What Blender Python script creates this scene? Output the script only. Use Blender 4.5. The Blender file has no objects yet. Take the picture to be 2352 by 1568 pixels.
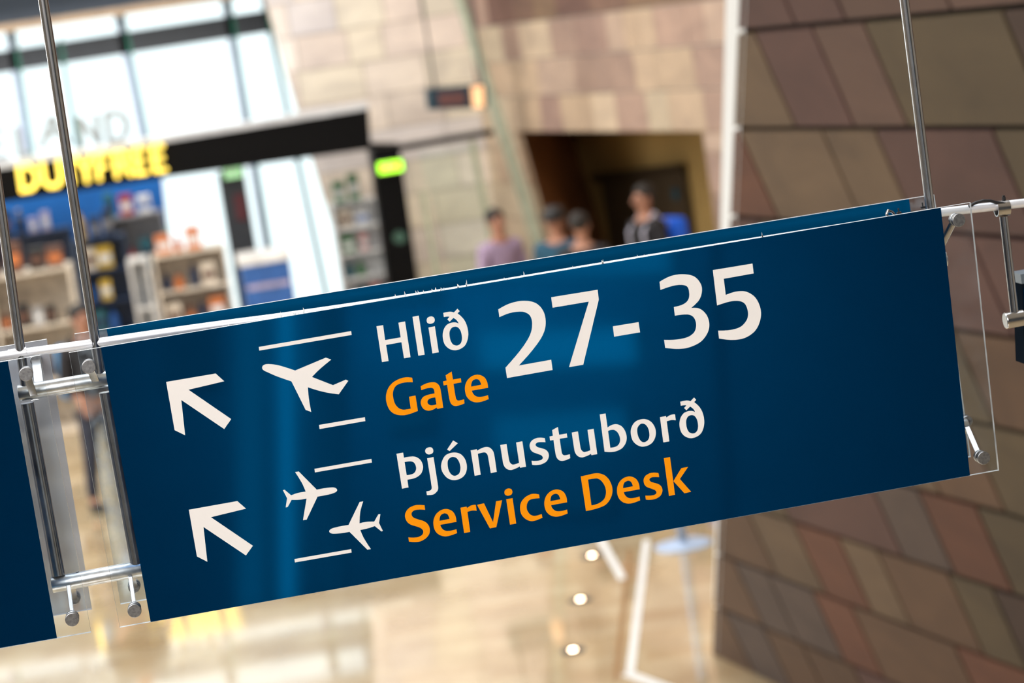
import bpy, bmesh, math, random
from mathutils import Vector, Matrix
random.seed(7)
S = bpy.context.scene
COL = S.collection
PI = math.pi

# ------------------------------------------------------------------ camera
W_, H_ = 2352, 1568
F_PX, PITCH, YAW, ROLL = 5600.0, .13769, .12436, -.14774
CAM_H = 3.7
_fwd = Vector((math.sin(YAW)*math.cos(PITCH), math.cos(YAW)*math.cos(PITCH), -math.sin(PITCH)))
_r = Vector((math.cos(YAW), -math.sin(YAW), 0)); _u = _r.cross(_fwd)
RIGHT = _r*math.cos(ROLL) + _u*math.sin(ROLL)
UP = -_r*math.sin(ROLL) + _u*math.cos(ROLL)
FWD = _fwd
EYE = Vector((0, 0, CAM_H))
cam_d = bpy.data.cameras.new('camera'); cam = bpy.data.objects.new('camera', cam_d); COL.objects.link(cam)
cam_d.sensor_width = 36.0; cam_d.lens = 36.0*F_PX/W_
cam_d.clip_start = .05; cam_d.clip_end = 300
m = Matrix((RIGHT, UP, -FWD)).transposed().to_4x4(); m.translation = EYE
cam.matrix_world = m
S.camera = cam
cam_d.dof.use_dof = True
cam_d.dof.focus_distance = 3.03
cam_d.dof.aperture_fstop = (cam_d.lens/1000)/.0168
cam_d.dof.aperture_blades = 0

# ------------------------------------------------------------------ world and light
wd = bpy.data.worlds.new('overcast_sky'); S.world = wd; wd.use_nodes = True
bg = wd.node_tree.nodes['Background']; bg.inputs[0].default_value = (.90, .96, 1.0, 1); bg.inputs[1].default_value = 1.6
def area(name, loc, target, sx, sy, power, color=(1, .97, .93)):
    l = bpy.data.lights.new(name, 'AREA'); l.shape = 'RECTANGLE'; l.size = sx; l.size_y = sy; l.energy = power; l.color = color
    o = bpy.data.objects.new(name, l); COL.objects.link(o); o.location = loc
    o.rotation_euler = (Vector(target)-Vector(loc)).to_track_quat('-Z', 'Y').to_euler()
    return o
area('hall_fill_light', (-2, 20, 7.3), (-2, 20, 0), 12, 14, 1300)  # added fill, no such fixture known; lights the hall floor and walls
area('sign_front_fill', (-2.5, -3.0, 6.6), (.3, 3, 3.2), 5, 3, 560, (1, .965, .94))  # added lamp that brightens the front of the sign
area('sign_top_fill', (.3, 4.6, 7.3), (.3, 3.6, 0), 4, 2.4, 260, (.86, .93, 1))  # added overhead fill for the sign, not a known fixture
area('left_side_fill', (-11.6, 17, 3.6), (0, 16, 1.0), 6.5, 20, 2600, (.9, .96, 1))  # added fill standing in for windows; the left wall has none
_w = area('back_wall_fill', (1.55, -5.4, 3.3), (1.6, -8, 1.9), 1.0, .5, 130, (1, 1, 1)); _w.data.spread = 1.7  # added so the wall shows brighter in the film's reflection
area('shop_fill_light', (-2.2, 28.2, 4.4), (-2.2, 28.4, 0), 6, 1.6, 170, (1, .97, .93))  # unseen lamp added to brighten the blue wall and shelves
S.view_settings.view_transform = 'Standard'; S.view_settings.look = 'None'
S.view_settings.gamma = 1; S.view_settings.exposure = 0; S.view_settings.use_curve_mapping = False

# ------------------------------------------------------------------ geometry of the place
def ray(px, py):
    return FWD + RIGHT*((px-W_/2)/F_PX) - UP*((py-H_/2)/F_PX)
def at(px, py, Y):                    # on the vertical plane y = Y (parallel to the sign)
    d = ray(px, py); return EYE + d*(Y/d.y)
def atz(px, py, z=0.0):               # on a level plane
    d = ray(px, py); return EYE + d*((z-CAM_H)/d.z)
def atp(px, py, P, n):                # on any plane
    d = ray(px, py); return EYE + d*((Vector(P)-EYE).dot(n)/d.dot(n))

# ------------------------------------------------------------------ materials
def new_mat(name):
    mt = bpy.data.materials.new(name); mt.use_nodes = True
    return mt, mt.node_tree.nodes, mt.node_tree.links
def srgb(r, g, b):
    f = lambda c: (c/12.92 if c <= .04045 else ((c+.055)/1.055)**2.4)
    return (f(r/255), f(g/255), f(b/255))
def mat(name, col, rough=.5, metal=0, var=.12, scale=8, emit=0, ecol=None, spec=.5, bump=0):
    mt, N, L = new_mat(name); p = N['Principled BSDF']
    tc = N.new('ShaderNodeTexCoord'); nz = N.new('ShaderNodeTexNoise'); nz.inputs['Scale'].default_value = scale
    nz.inputs['Detail'].default_value = 4
    rp = N.new('ShaderNodeValToRGB'); e = rp.color_ramp.elements
    e[0].position = .3; e[1].position = .7
    e[0].color = tuple(c*(1-var) for c in col)+(1,); e[1].color = tuple(min(1, c*(1+var)) for c in col)+(1,)
    L.new(tc.outputs['Object'], nz.inputs['Vector']); L.new(nz.outputs['Fac'], rp.inputs['Fac']); L.new(rp.outputs['Color'], p.inputs['Base Color'])
    p.inputs['Roughness'].default_value = rough; p.inputs['Metallic'].default_value = metal
    p.inputs['Specular IOR Level'].default_value = spec
    if bump:
        b = N.new('ShaderNodeBump'); b.inputs['Strength'].default_value = bump; L.new(nz.outputs['Fac'], b.inputs['Height']); L.new(b.outputs['Normal'], p.inputs['Normal'])
    if emit:
        p.inputs['Emission Color'].default_value = tuple(ecol or col)+(1,); p.inputs['Emission Strength'].default_value = emit
    return mt
def clear_mat(name, tint=(.97, .99, 1), dust=.03, dustcol=(.8, .85, .9), gloss=.06, rough=.03, dscale=30):
    mt, N, L = new_mat(name); out = N['Material Output']; N.remove(N['Principled BSDF'])
    t = N.new('ShaderNodeBsdfTransparent'); t.inputs[0].default_value = tuple(tint)+(1,)
    g = N.new('ShaderNodeBsdfGlossy'); g.inputs['Roughness'].default_value = rough
    d = N.new('ShaderNodeBsdfDiffuse'); d.inputs[0].default_value = tuple(dustcol)+(1,)
    m1 = N.new('ShaderNodeMixShader'); m2 = N.new('ShaderNodeMixShader')
    lw = N.new('ShaderNodeLayerWeight'); lw.inputs['Blend'].default_value = .25
    mu = N.new('ShaderNodeMath'); mu.operation = 'MULTIPLY'; mu.inputs[1].default_value = gloss*4
    L.new(lw.outputs['Fresnel'], mu.inputs[0]); L.new(mu.outputs[0], m1.inputs[0]); L.new(t.outputs[0], m1.inputs[1]); L.new(g.outputs[0], m1.inputs[2])
    tc = N.new('ShaderNodeTexCoord'); nz = N.new('ShaderNodeTexNoise'); nz.inputs['Scale'].default_value = dscale; nz.inputs['Detail'].default_value = 8
    mr = N.new('ShaderNodeMapRange'); mr.inputs[1].default_value = .35; mr.inputs[2].default_value = .75; mr.inputs[3].default_value = 0; mr.inputs[4].default_value = dust*2
    L.new(tc.outputs['Object'], nz.inputs['Vector']); L.new(nz.outputs['Fac'], mr.inputs[0]); L.new(mr.outputs[0], m2.inputs[0])
    L.new(m1.outputs[0], m2.inputs[1]); L.new(d.outputs[0], m2.inputs[2]); L.new(m2.outputs[0], out.inputs[0])
    return mt
def film_mat(name, dif, gcol, fac, rough=.06):
    mt, N, L = new_mat(name); out = N['Material Output']; N.remove(N['Principled BSDF'])
    d = N.new('ShaderNodeBsdfDiffuse'); g = N.new('ShaderNodeBsdfGlossy'); mx = N.new('ShaderNodeMixShader')
    tc = N.new('ShaderNodeTexCoord'); nz = N.new('ShaderNodeTexNoise'); nz.inputs['Scale'].default_value = 3
    rp = N.new('ShaderNodeValToRGB'); rp.color_ramp.elements[0].color = tuple(c*.95 for c in dif)+(1,); rp.color_ramp.elements[1].color = tuple(c*1.05 for c in dif)+(1,)
    L.new(tc.outputs['Object'], nz.inputs['Vector']); L.new(nz.outputs['Fac'], rp.inputs[0]); L.new(rp.outputs[0], d.inputs[0])
    g.inputs['Color'].default_value = tuple(gcol)+(1,); g.inputs['Roughness'].default_value = rough
    mx.inputs[0].default_value = fac
    L.new(d.outputs[0], mx.inputs[1]); L.new(g.outputs[0], mx.inputs[2]); L.new(mx.outputs[0], out.inputs[0])
    return mt
def stone_mat(name, rough=.75, gain=1.0, scale=5):
    mt, N, L = new_mat(name); p = N['Principled BSDF']
    ca = N.new('ShaderNodeVertexColor'); ca.layer_name = 'stone'
    tc = N.new('ShaderNodeTexCoord'); mp = N.new('ShaderNodeMapping'); mp.inputs['Scale'].default_value = (1, 1, 2.2); mp.inputs['Rotation'].default_value = (.4, .6, .2)
    nz = N.new('ShaderNodeTexNoise'); nz.inputs['Scale'].default_value = scale; nz.inputs['Detail'].default_value = 6; nz.inputs['Distortion'].default_value = .8
    L.new(tc.outputs['Object'], mp.inputs[0]); L.new(mp.outputs[0], nz.inputs['Vector'])
    rp = N.new('ShaderNodeValToRGB'); e = rp.color_ramp.elements; e[0].position = .25; e[0].color = (.78, .76, .77, 1); e[1].position = .75; e[1].color = (1.16, 1.14, 1.1, 1)
    L.new(nz.outputs['Fac'], rp.inputs[0])
    mx = N.new('ShaderNodeMix'); mx.data_type = 'RGBA'; mx.blend_type = 'MULTIPLY'; mx.inputs[0].default_value = 1
    L.new(ca.outputs[0], mx.inputs[6]); L.new(rp.outputs[0], mx.inputs[7]); L.new(mx.outputs[2], p.inputs['Base Color'])
    n2 = N.new('ShaderNodeTexNoise'); n2.inputs['Scale'].default_value = 60; L.new(tc.outputs['Object'], n2.inputs['Vector'])
    b = N.new('ShaderNodeBump'); b.inputs['Strength'].default_value = .15; L.new(n2.outputs['Fac'], b.inputs['Height']); L.new(b.outputs['Normal'], p.inputs['Normal'])
    p.inputs['Roughness'].default_value = rough
    return mt

M = {}
M['white_vinyl'] = mat('white_vinyl', (.9, .88, .875), .5, var=.01, spec=.12)
M['orange_vinyl'] = mat('orange_vinyl', (1.0, .33, .004), .5, var=.02, spec=.06)
M['blue_film'] = film_mat('blue_film', (.0002, .015, .05), (.0, .42, 1.0), .26, .05)
M['blue_film_back'] = film_mat('blue_film_back', (.0004, .052, .135), (.0, .4, .9), .05, .2)
M['acrylic'] = clear_mat('clear_acrylic', dust=.012)
M['acrylic_dusty'] = clear_mat('dusty_acrylic', tint=(.86, .9, .93), dust=.12, dustcol=(.6, .66, .72), dscale=70)
M['acrylic_edge'] = mat('acrylic_edge', (.8, .9, .95), .3, var=.25, scale=120)
M['acrylic_edge_dim'] = mat('acrylic_side_edge', (.5, .5, .5), .2, var=.2, scale=60)
M['frosted'] = clear_mat('frosted_grey_film', tint=(.7, .74, .8), dust=.55, dustcol=(.78, .82, .9), dscale=1.2)
M['steel'] = mat('brushed_steel', (.5, .49, .49), .24, 1, var=.1, scale=40)
M['steel_brushed'] = mat('turned_steel', (.36, .36, .37), .38, 1, var=.25, scale=300)
M['steel_mottled'] = mat('galvanised_steel', (.62, .65, .68), .36, 1, var=.22, scale=90, bump=.15)
M['alu'] = mat('anodised_rail', (.85, .87, .93), .42, .55, var=.06, scale=50)
M['rubber'] = mat('black_rubber', (.01, .01, .012), .5)
M['dark_panel'] = mat('dark_case', (.008, .012, .018), .9, spec=0)
M['grey_case'] = mat('grey_case', (.16, .2, .24), .35)
M['stone'] = stone_mat('sandstone_near', scale=2.2)
M['stone_light'] = stone_mat('sandstone_pale', scale=1.5)
M['back_plaster'] = mat('blue_grey_plaster', (.05, .062, .075), .8)
M['joint'] = mat('stone_joint', (.02, .015, .011), .9)
M['joint_light'] = mat('pale_joint', (.42, .37, .3), .9)
M['white_paint'] = mat('white_paint', (.86, .88, .9), .5, var=.02)
M['window_grey'] = mat('window_frame_lilac', (.33, .38, .52), .4)
M['slate'] = mat('slate_beam', (.025, .031, .04), .5)
M['black'] = mat('black_gloss_fascia', (.002, .002, .0025), .5, spec=.12)
M['green_edge'] = mat('green_glass_edge', (.03, .22, .15), .2)
M['ceil'] = mat('ceiling_plaster', (.6, .58, .54), .8)
M['tan'] = mat('tan_trim', (.28, .2, .13), .6)
M['navy'] = mat('navy_bulkhead', (.014, .026, .045), .6)
M['glass'] = clear_mat('window_glass', tint=(.96, 1, .99), dust=.004, gloss=.05)
M['neon'] = mat('yellow_neon', (1, .75, .12), .4, emit=2.3, ecol=(1, .70, .10))
M['exit'] = mat('exit_face', (.3, .9, .05), .4, emit=2.6, ecol=(.42, 1, .03))
M['exit_pale'] = mat('exit_face_pale', (.4, .8, .4), .4, emit=.6, ecol=(.5, 1, .5))
M['lamp'] = mat('warm_lamp', (1, .7, .5), .4, emit=26, ecol=(1, .68, .46))
M['led'] = mat('amber_display', (1, .6, .3), .4, emit=.7, ecol=(1, .5, .28))
M['blue_wall'] = mat('blue_shop_wall', (.003, .11, .40), .5, scale=1, var=.3)
M['skin'] = mat('skin', (.42, .2, .13), .5)
M['hair'] = mat('dark_hair', (.012, .009, .008), .6)
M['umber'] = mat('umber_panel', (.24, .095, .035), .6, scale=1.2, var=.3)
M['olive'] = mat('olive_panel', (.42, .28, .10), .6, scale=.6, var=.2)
M['letter_grey'] = mat('pale_grey_letter', (.34, .38, .4), .4)

# floor: polished pale stone
def floor_mat():
    mt, N, L = new_mat('polished_floor'); p = N['Principled BSDF']
    tc = N.new('ShaderNodeTexCoord'); mp = N.new('ShaderNodeMapping'); mp.inputs['Rotation'].default_value = (0, 0, .21)
    br = N.new('ShaderNodeTexBrick'); br.inputs['Scale'].default_value = 1.6
    br.inputs['Color1'].default_value = (.76, .63, .42, 1); br.inputs['Color2'].default_value = (.66, .5, .29, 1); br.inputs['Mortar'].default_value = (.74, .6, .4, 1)
    br.inputs['Mortar Size'].default_value = .004; br.inputs['Brick Width'].default_value = .7; br.inputs['Row Height'].default_value = .35
    nz = N.new('ShaderNodeTexNoise'); nz.inputs['Scale'].default_value = 2.2; nz.inputs['Detail'].default_value = 5
    rp = N.new('ShaderNodeValToRGB'); e = rp.color_ramp.elements; e[0].position = .35; e[0].color = (.86, .80, .72, 1); e[1].position = .65; e[1].color = (1.12, 1.12, 1.1, 1)
    mx = N.new('ShaderNodeMix'); mx.data_type = 'RGBA'; mx.blend_type = 'MULTIPLY'; mx.inputs[0].default_value = 1
    L.new(tc.outputs['Object'], mp.inputs[0]); L.new(mp.outputs[0], br.inputs[0]); L.new(tc.outputs['Object'], nz.inputs['Vector'])
    L.new(nz.outputs['Fac'], rp.inputs[0]); L.new(br.outputs['Color'], mx.inputs[6]); L.new(rp.outputs[0], mx.inputs[7]); L.new(mx.outputs[2], p.inputs['Base Color'])
    p.inputs['Roughness'].default_value = .13; p.inputs['IOR'].default_value = 1.9
    p.inputs['Coat Weight'].default_value = 1; p.inputs['Coat Roughness'].default_value = .05; p.inputs['Coat IOR'].default_value = 2.7
    return mt
M['floor'] = floor_mat()

# ------------------------------------------------------------------ object helpers
def link(name, bm, mats, parent=None, smooth=False, kind=None, label=None, sharp=.7):
    me = bpy.data.meshes.new(name); bmesh.ops.recalc_face_normals(bm, faces=bm.faces); bm.to_mesh(me); bm.free()
    for mm in (mats if isinstance(mats, (list, tuple)) else [mats]): me.materials.append(M[mm] if isinstance(mm, str) else mm)
    if smooth:
        for p in me.polygons: p.use_smooth = True
        me.set_sharp_from_angle(angle=sharp)
    o = bpy.data.objects.new(name, me); COL.objects.link(o)
    if parent:
        o.parent = parent
        o.matrix_parent_inverse = Matrix() if parent.type == 'MESH' else Matrix.Translation(-parent.location)
    if kind: o['kind'] = kind
    if label: o['label'] = label
    return o
def tag(o, label, cat, group=None):
    o['label'] = label; o['category'] = cat
    if group: o['group'] = group
    return o
def empty(name, loc, label, cat, group=None):
    o = bpy.data.objects.new(name, None); COL.objects.link(o); o.location = loc; o.empty_display_size = .1
    return tag(o, label, cat, group)
def struct(name, bm, mats, **k):
    return link(name, bm, mats, kind='structure', **k)
def box(bm, c, s, rz=0, mi=0, bev=0, mtx=None):
    r = bmesh.ops.create_cube(bm, size=1)
    vs = r['verts']
    T = mtx if mtx else Matrix.Translation(Vector(c)) @ Matrix.Rotation(rz, 4, 'Z')
    for v in vs: v.co = T @ Vector((v.co.x*s[0], v.co.y*s[1], v.co.z*s[2]))
    fs = set(f for v in vs for f in v.link_faces)
    for f in fs: f.material_index = mi
    if bev:
        es = set(e for f in fs for e in f.edges)
        bmesh.ops.bevel(bm, geom=list(es), offset=bev, segments=2, affect='EDGES', profile=.5)
    return bm
def tube(bm, A, B, r, r2=None, n=24, caps=True, bev=0):
    A = Vector(A); B = Vector(B); d = B-A; L = d.length
    q = d.to_track_quat('Z', 'Y').to_matrix().to_4x4()
    res = bmesh.ops.create_cone(bm, cap_ends=caps, segments=n, radius1=r, radius2=r if r2 is None else r2, depth=L, matrix=Matrix.Translation((A+B)/2) @ q)
    if bev and caps:
        es = [e for e in {e for v in res['verts'] for e in v.link_edges} if len([f for f in e.link_faces if len(f.verts) > 4]) == 1]
        bmesh.ops.bevel(bm, geom=es, offset=bev, segments=2, affect='EDGES', profile=.5)
    return bm
def poly_tube(bm, pts, r, n=10):
    for i in range(len(pts)-1):
        tube(bm, pts[i], pts[i+1], r, n=n)
    for p in pts[1:-1]:
        bmesh.ops.create_uvsphere(bm, u_segments=n, v_segments=6, radius=r, matrix=Matrix.Translation(Vector(p)))
    return bm
def prism(bm, pts, d, mi=0):
    """closed slab: polygon pts pushed along vector d"""
    d = Vector(d); a = [bm.verts.new(Vector(p)) for p in pts]; b = [bm.verts.new(Vector(p)+d) for p in pts]
    fs = [bm.faces.new(a), bm.faces.new(list(reversed(b)))]
    n = len(a)
    for i in range(n): fs.append(bm.faces.new((a[i], b[i], b[(i+1) % n], a[(i+1) % n])))
    for f in fs: f.material_index = mi
    return fs
def yslab(pts, Y, depth, bm=None):
    bm = bm or bmesh.new(); prism(bm, [at(x, y, Y) for x, y in pts], (0, depth, 0)); return bm
def BM(): return bmesh.new()

# ------------------------------------------------------------------ room shell
bm = BM(); box(bm, (-1, 12, -.1), (26, 44, .2)); struct('floor', bm, 'floor')
bm = BM(); box(bm, (-1, 12, 7.6), (26, 44, .2)); struct('ceiling', bm, 'ceil')
bm = BM(); box(bm, (-12, 12, 3.75), (.3, 44, 7.5)); struct('wall_left', bm, 'ceil')
bm = BM(); box(bm, (9, 6, 3.75), (.3, 32, 7.5)); struct('wall_right', bm, 'ceil')
# wall behind the stair; its openings are invented to put reflections in the film
YB = -8.0; YS = 3.0
def refl_opening(pts):                          # corner points of an added opening as (x, z)
    return [(q.x, q.z) for q in (at(px, py, 2*YS-YB-.15) for px, py in pts)]
refl_openings = [([(640, 560), (678, 560), (684, 1500), (646, 1500)], .55), ([(540, 600), (604, 600), (612, 1500), (548, 1500)], .2),
        ([(1628, 420), (1646, 420), (1700, 1400), (1680, 1400)], .16),
        ([(1050, 520), (1560, 505), (1570, 640), (1060, 660)], .33), ([(1100, 765), (1480, 750), (1490, 850), (1110, 868)], .42),
        ([(1130, 960), (1460, 935), (1470, 1040), (1140, 1065)], .3), ([(930, 1150), (1420, 1125), (1430, 1195), (940, 1220)], .12),
        ([(820, 560), (1010, 555), (1020, 700), (830, 710)], .22), ([(890, 900), (1000, 896), (1010, 1000), (900, 1010)], .14),
        ([(360, 640), (500, 640), (510, 900), (370, 905)], .06), ([(720, 640), (790, 640), (800, 1400), (730, 1400)], .10),
        ([(1210, 860), (1630, 850), (1640, 1200), (1220, 1210)], .05)]
def wall_with_holes(name, outer, inner, y, thick, mt):
    cu = bpy.data.curves.new(name, 'CURVE'); cu.dimensions = '2D'; cu.fill_mode = 'BOTH'; cu.extrude = thick/2
    for c in [outer]+inner:
        sp = cu.splines.new('POLY'); sp.points.add(len(c)-1); sp.use_cyclic_u = True
        for i, p in enumerate(c): sp.points[i].co = (p[0], p[1], 0, 1)
    t = bpy.data.objects.new('tmp', cu); COL.objects.link(t)
    me = bpy.data.meshes.new_from_object(t.evaluated_get(bpy.context.evaluated_depsgraph_get()))
    bpy.data.objects.remove(t); bpy.data.curves.remove(cu)
    for v in me.vertices: v.co = Vector((v.co.x, y-v.co.z, v.co.y))
    me.materials.clear(); me.materials.append(M[mt]); o = bpy.data.objects.new(name, me); COL.objects.link(o); o['kind'] = 'structure'; return o
wall_with_holes('wall_back', [(-12, 0), (9, 0), (9, 7.5), (-12, 7.5)], [refl_opening(w) for w, t in refl_openings[:-1]], YB, .3, 'back_plaster')
for i, (w, t) in enumerate(refl_openings[:-1]):
    bm = BM(); prism(bm, [(x, YB-.02, z) for x, z in refl_opening(w)], (0, .02, 0))
    struct('window_%d' % (20+i), bm, clear_mat('reflection_pane', tint=((t*1.25)**.5,)*3, dust=0, gloss=.01))  # made-up panes; tint sets how strongly each shows in the film

# --- leaning near stone wall on the right
AZ, LEAN, ROWH, W0 = math.radians(-12), math.radians(18), .405, 3.647
P0 = atz(1646, 1497)
U = Vector((math.sin(AZ), math.cos(AZ), 0)); MH = Vector((-math.cos(AZ), math.sin(AZ), 0))
WV = Vector((0, 0, math.cos(LEAN))) + MH*math.sin(LEAN); NW = U.cross(WV)
if NW.dot(EYE-P0) < 0: NW = -NW
def onw(px, py):
    v = atp(px, py, P0, NW) - P0; return v.dot(U), v.dot(WV)
C_MAU, C_MAU2, C_OLI, C_TAN, C_RED, C_BRN, C_GRY, C_DRK = [srgb(*c) for c in ((124, 90, 84), (132, 102, 90), (118, 101, 76), (140, 116, 92), (138, 90, 70), (128, 98, 76), (116, 98, 91), (92, 70, 60))]
def mid(A, B): return ((A[0]+B[0])/2, (A[1]+B[1])/2)
rows = {   # row index from the top joint: joints seen in the photo (mid points) and the tile colours left to right
 -1: ([(1832, 22), (1953, 22), (2202, 10)], [C_MAU, C_MAU, C_MAU2, C_MAU2, C_BRN]),
 0: ([mid((1751, 70), (1837, 277)), mid((1888, 64), (1974, 281)), mid((2006, 48), (2095, 277)), (2352, 93)], [C_TAN, C_MAU, C_MAU2, C_OLI, C_DRK]),
 1: ([mid((1716, 297), (1792, 478)), mid((1907, 290), (1980, 478)), mid((2028, 293), (2089, 446)), (2340, 395)], [C_RED, C_TAN, C_TAN, C_MAU, C_OLI]),
 2: ([(1800, 600), (1990, 600), (2140, 610), (2290, 640)], [C_MAU, C_TAN, C_OLI, C_MAU, C_MAU]),
 3: ([(1850, 800), (2050, 800), (2252, 860)], [C_TAN, C_MAU, C_OLI, C_BRN]),
 4: ([(1780, 950), (1960, 1000), (2140, 1050), (2290, 1090)], [C_MAU, C_OLI, C_TAN, C_BRN, C_OLI]),
 5: ([(1800, 1130), mid((2032, 1139), (2076, 1254)), (2180, 1250), mid((2262, 1161), (2334, 1344))], [C_OLI, C_MAU, C_GRY, C_RED, C_OLI]),
 6: ([(1750, 1215), mid((1845, 1204), (1895, 1341)), mid((1939, 1229), (2010, 1388)), (2060, 1330), mid((2197, 1320), (2265, 1481)), mid((2293, 1348), (2352, 1475))], [C_BRN, C_TAN, C_RED, C_TAN, C_BRN, C_OLI, C_DRK]),
 7: ([(1725, 1345), mid((1790, 1340), (1830, 1440)), mid((1886, 1360), (1939, 1494)), mid((1982, 1407), (2032, 1537)), (2235, 1540)], [C_BRN, C_GRY, C_GRY, C_RED, C_BRN, C_RED]),
 8: ([(1700, 1450), (1790, 1490), (1880, 1530)], [C_BRN, C_GRY, C_BRN, C_BRN])}
bm = BM(); cl = bm.loops.layers.float_color.new('stone')
def wpt(u, w, off=0): return P0 + U*u + WV*w + NW*off
def tile(u0, u1, w0, w1, col, gap=.011):
    a = [wpt(u0-gap, w0+gap), wpt(u1+gap, w0+gap), wpt(u1+gap, w1-gap), wpt(u0-gap, w1-gap)]
    fs = prism(bm, [p + NW*.03 for p in a], NW*-.03, 0)
    k = random.uniform(.43, .56); c = (col[0]*k, col[1]*k, col[2]*k, 1)
    for f in fs:
        for lp in f.loops: lp[cl] = c
pal = [C_MAU, C_MAU2, C_OLI, C_TAN, C_BRN, C_RED, C_GRY]
for r in range(-4, 9):
    w1 = W0 - ROWH*r; w0 = max(0, w1-ROWH)
    if r in rows:
        js = sorted([onw(*q)[0] for q in rows[r][0]], reverse=True); cols = list(rows[r][1])
    else:
        js = [-3.2-random.random()]; cols = [C_MAU]
    us = [.2]+js if js[0] < .1 else js
    while us[-1] > -9: us.append(us[-1]-random.uniform(.35, .95)); cols.append(random.choice(pal))
    while len(cols) < len(us): cols.append(random.choice(pal))
    for i in range(len(us)-1): tile(us[i], us[i+1], w0, w1, cols[i])
fs = prism(bm, [wpt(.2, 0), wpt(-9.5, 0), wpt(-9.5, 5.3), wpt(.2, 5.3)], NW*-.25, 1)
E0 = Vector(onw(1646, 1497)); E1 = Vector(onw(1713, 0)); ed = wpt(*E1)-wpt(*E0)
bmesh.ops.bisect_plane(bm, geom=bm.verts[:]+bm.edges[:]+bm.faces[:], plane_co=wpt(*E0), plane_no=ed.cross(NW)*(-1 if ed.cross(NW).dot(U) < 0 else 1), clear_outer=True)
bmesh.ops.holes_fill(bm, edges=[e for e in bm.edges if e.is_boundary])
struct('wall_right_leaning', bm, ['stone', 'joint'])
# white end face of that wall
NB = -NW; PB = P0 + NB*.45
bm = BM()
fr = [(1713, 0), (1689.7, 520), (1659.3, 1200), (1646, 1497)]; bk = [(1667, -4), (1655, 520), (1644, 1200), (1637, 1494)]
A = [atp(*q, P0+NW*.032, NW) for q in fr]; B = [atp(*q, PB, NW) for q in bk]
up = (A[0]-A[1]).normalized()*1.2; ub = (B[0]-B[1]).normalized()*1.2
A.insert(0, A[0]+up); B.insert(0, B[0]+ub)
va = [bm.verts.new(p) for p in A]; vb = [bm.verts.new(p) for p in B]
vc = [bm.verts.new(p + U*-.004) for p in A]; vd = [bm.verts.new(p + U*-.004) for p in B]
for i in range(4):
    bm.faces.new((va[i], va[i+1], vb[i+1], vb[i])); bm.faces.new((vc[i], vc[i+1], vd[i+1], vd[i]))
    bm.faces.new((va[i], va[i+1], vc[i+1], vc[i])); bm.faces.new((vb[i], vb[i+1], vd[i+1], vd[i]))
bm.faces.new((va[0], vb[0], vd[0], vc[0])); bm.faces.new((va[-1], vb[-1], vd[-1], vc[-1]))
struct('trim_1', bm, 'white_paint')

# ------------------------------------------------------------------ far walls
YW = 30.0     # window wall
YF = 27.0     # shop front
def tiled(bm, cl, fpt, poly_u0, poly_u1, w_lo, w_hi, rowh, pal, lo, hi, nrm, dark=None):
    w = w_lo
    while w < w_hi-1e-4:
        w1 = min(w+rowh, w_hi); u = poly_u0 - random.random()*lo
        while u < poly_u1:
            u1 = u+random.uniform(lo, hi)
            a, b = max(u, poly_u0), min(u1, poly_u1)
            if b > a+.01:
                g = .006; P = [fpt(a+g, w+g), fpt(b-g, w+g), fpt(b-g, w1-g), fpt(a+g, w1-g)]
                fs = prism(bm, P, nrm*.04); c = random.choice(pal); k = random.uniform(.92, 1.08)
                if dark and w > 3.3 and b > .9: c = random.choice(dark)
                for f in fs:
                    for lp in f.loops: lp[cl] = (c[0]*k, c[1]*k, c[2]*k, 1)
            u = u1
        w = w1
pale = [srgb(*c) for c in ((238, 228, 216), (234, 222, 212), (230, 224, 208), (236, 228, 220), (228, 218, 208), (238, 230, 212), (226, 222, 222))]
pale = [(c[0]*1.0, c[1]*1.0, c[2]*1.02) for c in pale]
# pale wall right of the windows, parallel to the shop front
YP = 28.6
bm = BM(); cl = bm.loops.layers.float_color.new('stone')
L1, L2 = at(628, 60, YP), at(735, 420, YP)       # leaning left edge
R1, R2 = at(1048, 0, YP), at(1250, 600, YP)      # leaning right edge
fp = lambda u, w: Vector((u, YP, w))
tiled(bm, cl, fp, L1.x-.5, R2.x+2, 0, 7.5, .405, pale, .35, 1.0, Vector((0, 1, 0)))
dl = L2-L1; nl = Vector((-dl.z, 0, dl.x)); nl = nl if nl.x < 0 else -nl
bmesh.ops.bisect_plane(bm, geom=bm.verts[:]+bm.edges[:]+bm.faces[:], plane_co=L1, plane_no=nl, clear_outer=True)
dr = R2-R1; nr = Vector((-dr.z, 0, dr.x)); nr = nr if nr.x > 0 else -nr
bmesh.ops.bisect_plane(bm, geom=bm.verts[:]+bm.edges[:]+bm.faces[:], plane_co=R1, plane_no=nr, clear_outer=True)
def edge_pt(Q, d, z): return Q + d*((z-Q.z)/d.z)
prism(bm, [edge_pt(L1, dl, 7.5)+Vector((0, .03, 0)), edge_pt(L1, dl, 0)+Vector((0, .03, 0)), edge_pt(R1, dr, 0)+Vector((0, .03, 0)), edge_pt(R1, dr, 7.5)+Vector((0, .03, 0))], (0, .3, 0), 1)
bmesh.ops.holes_fill(bm, edges=[e for e in bm.edges if e.is_boundary])
struct('wall_far', bm, ['stone_light', 'joint_light'])
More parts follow.
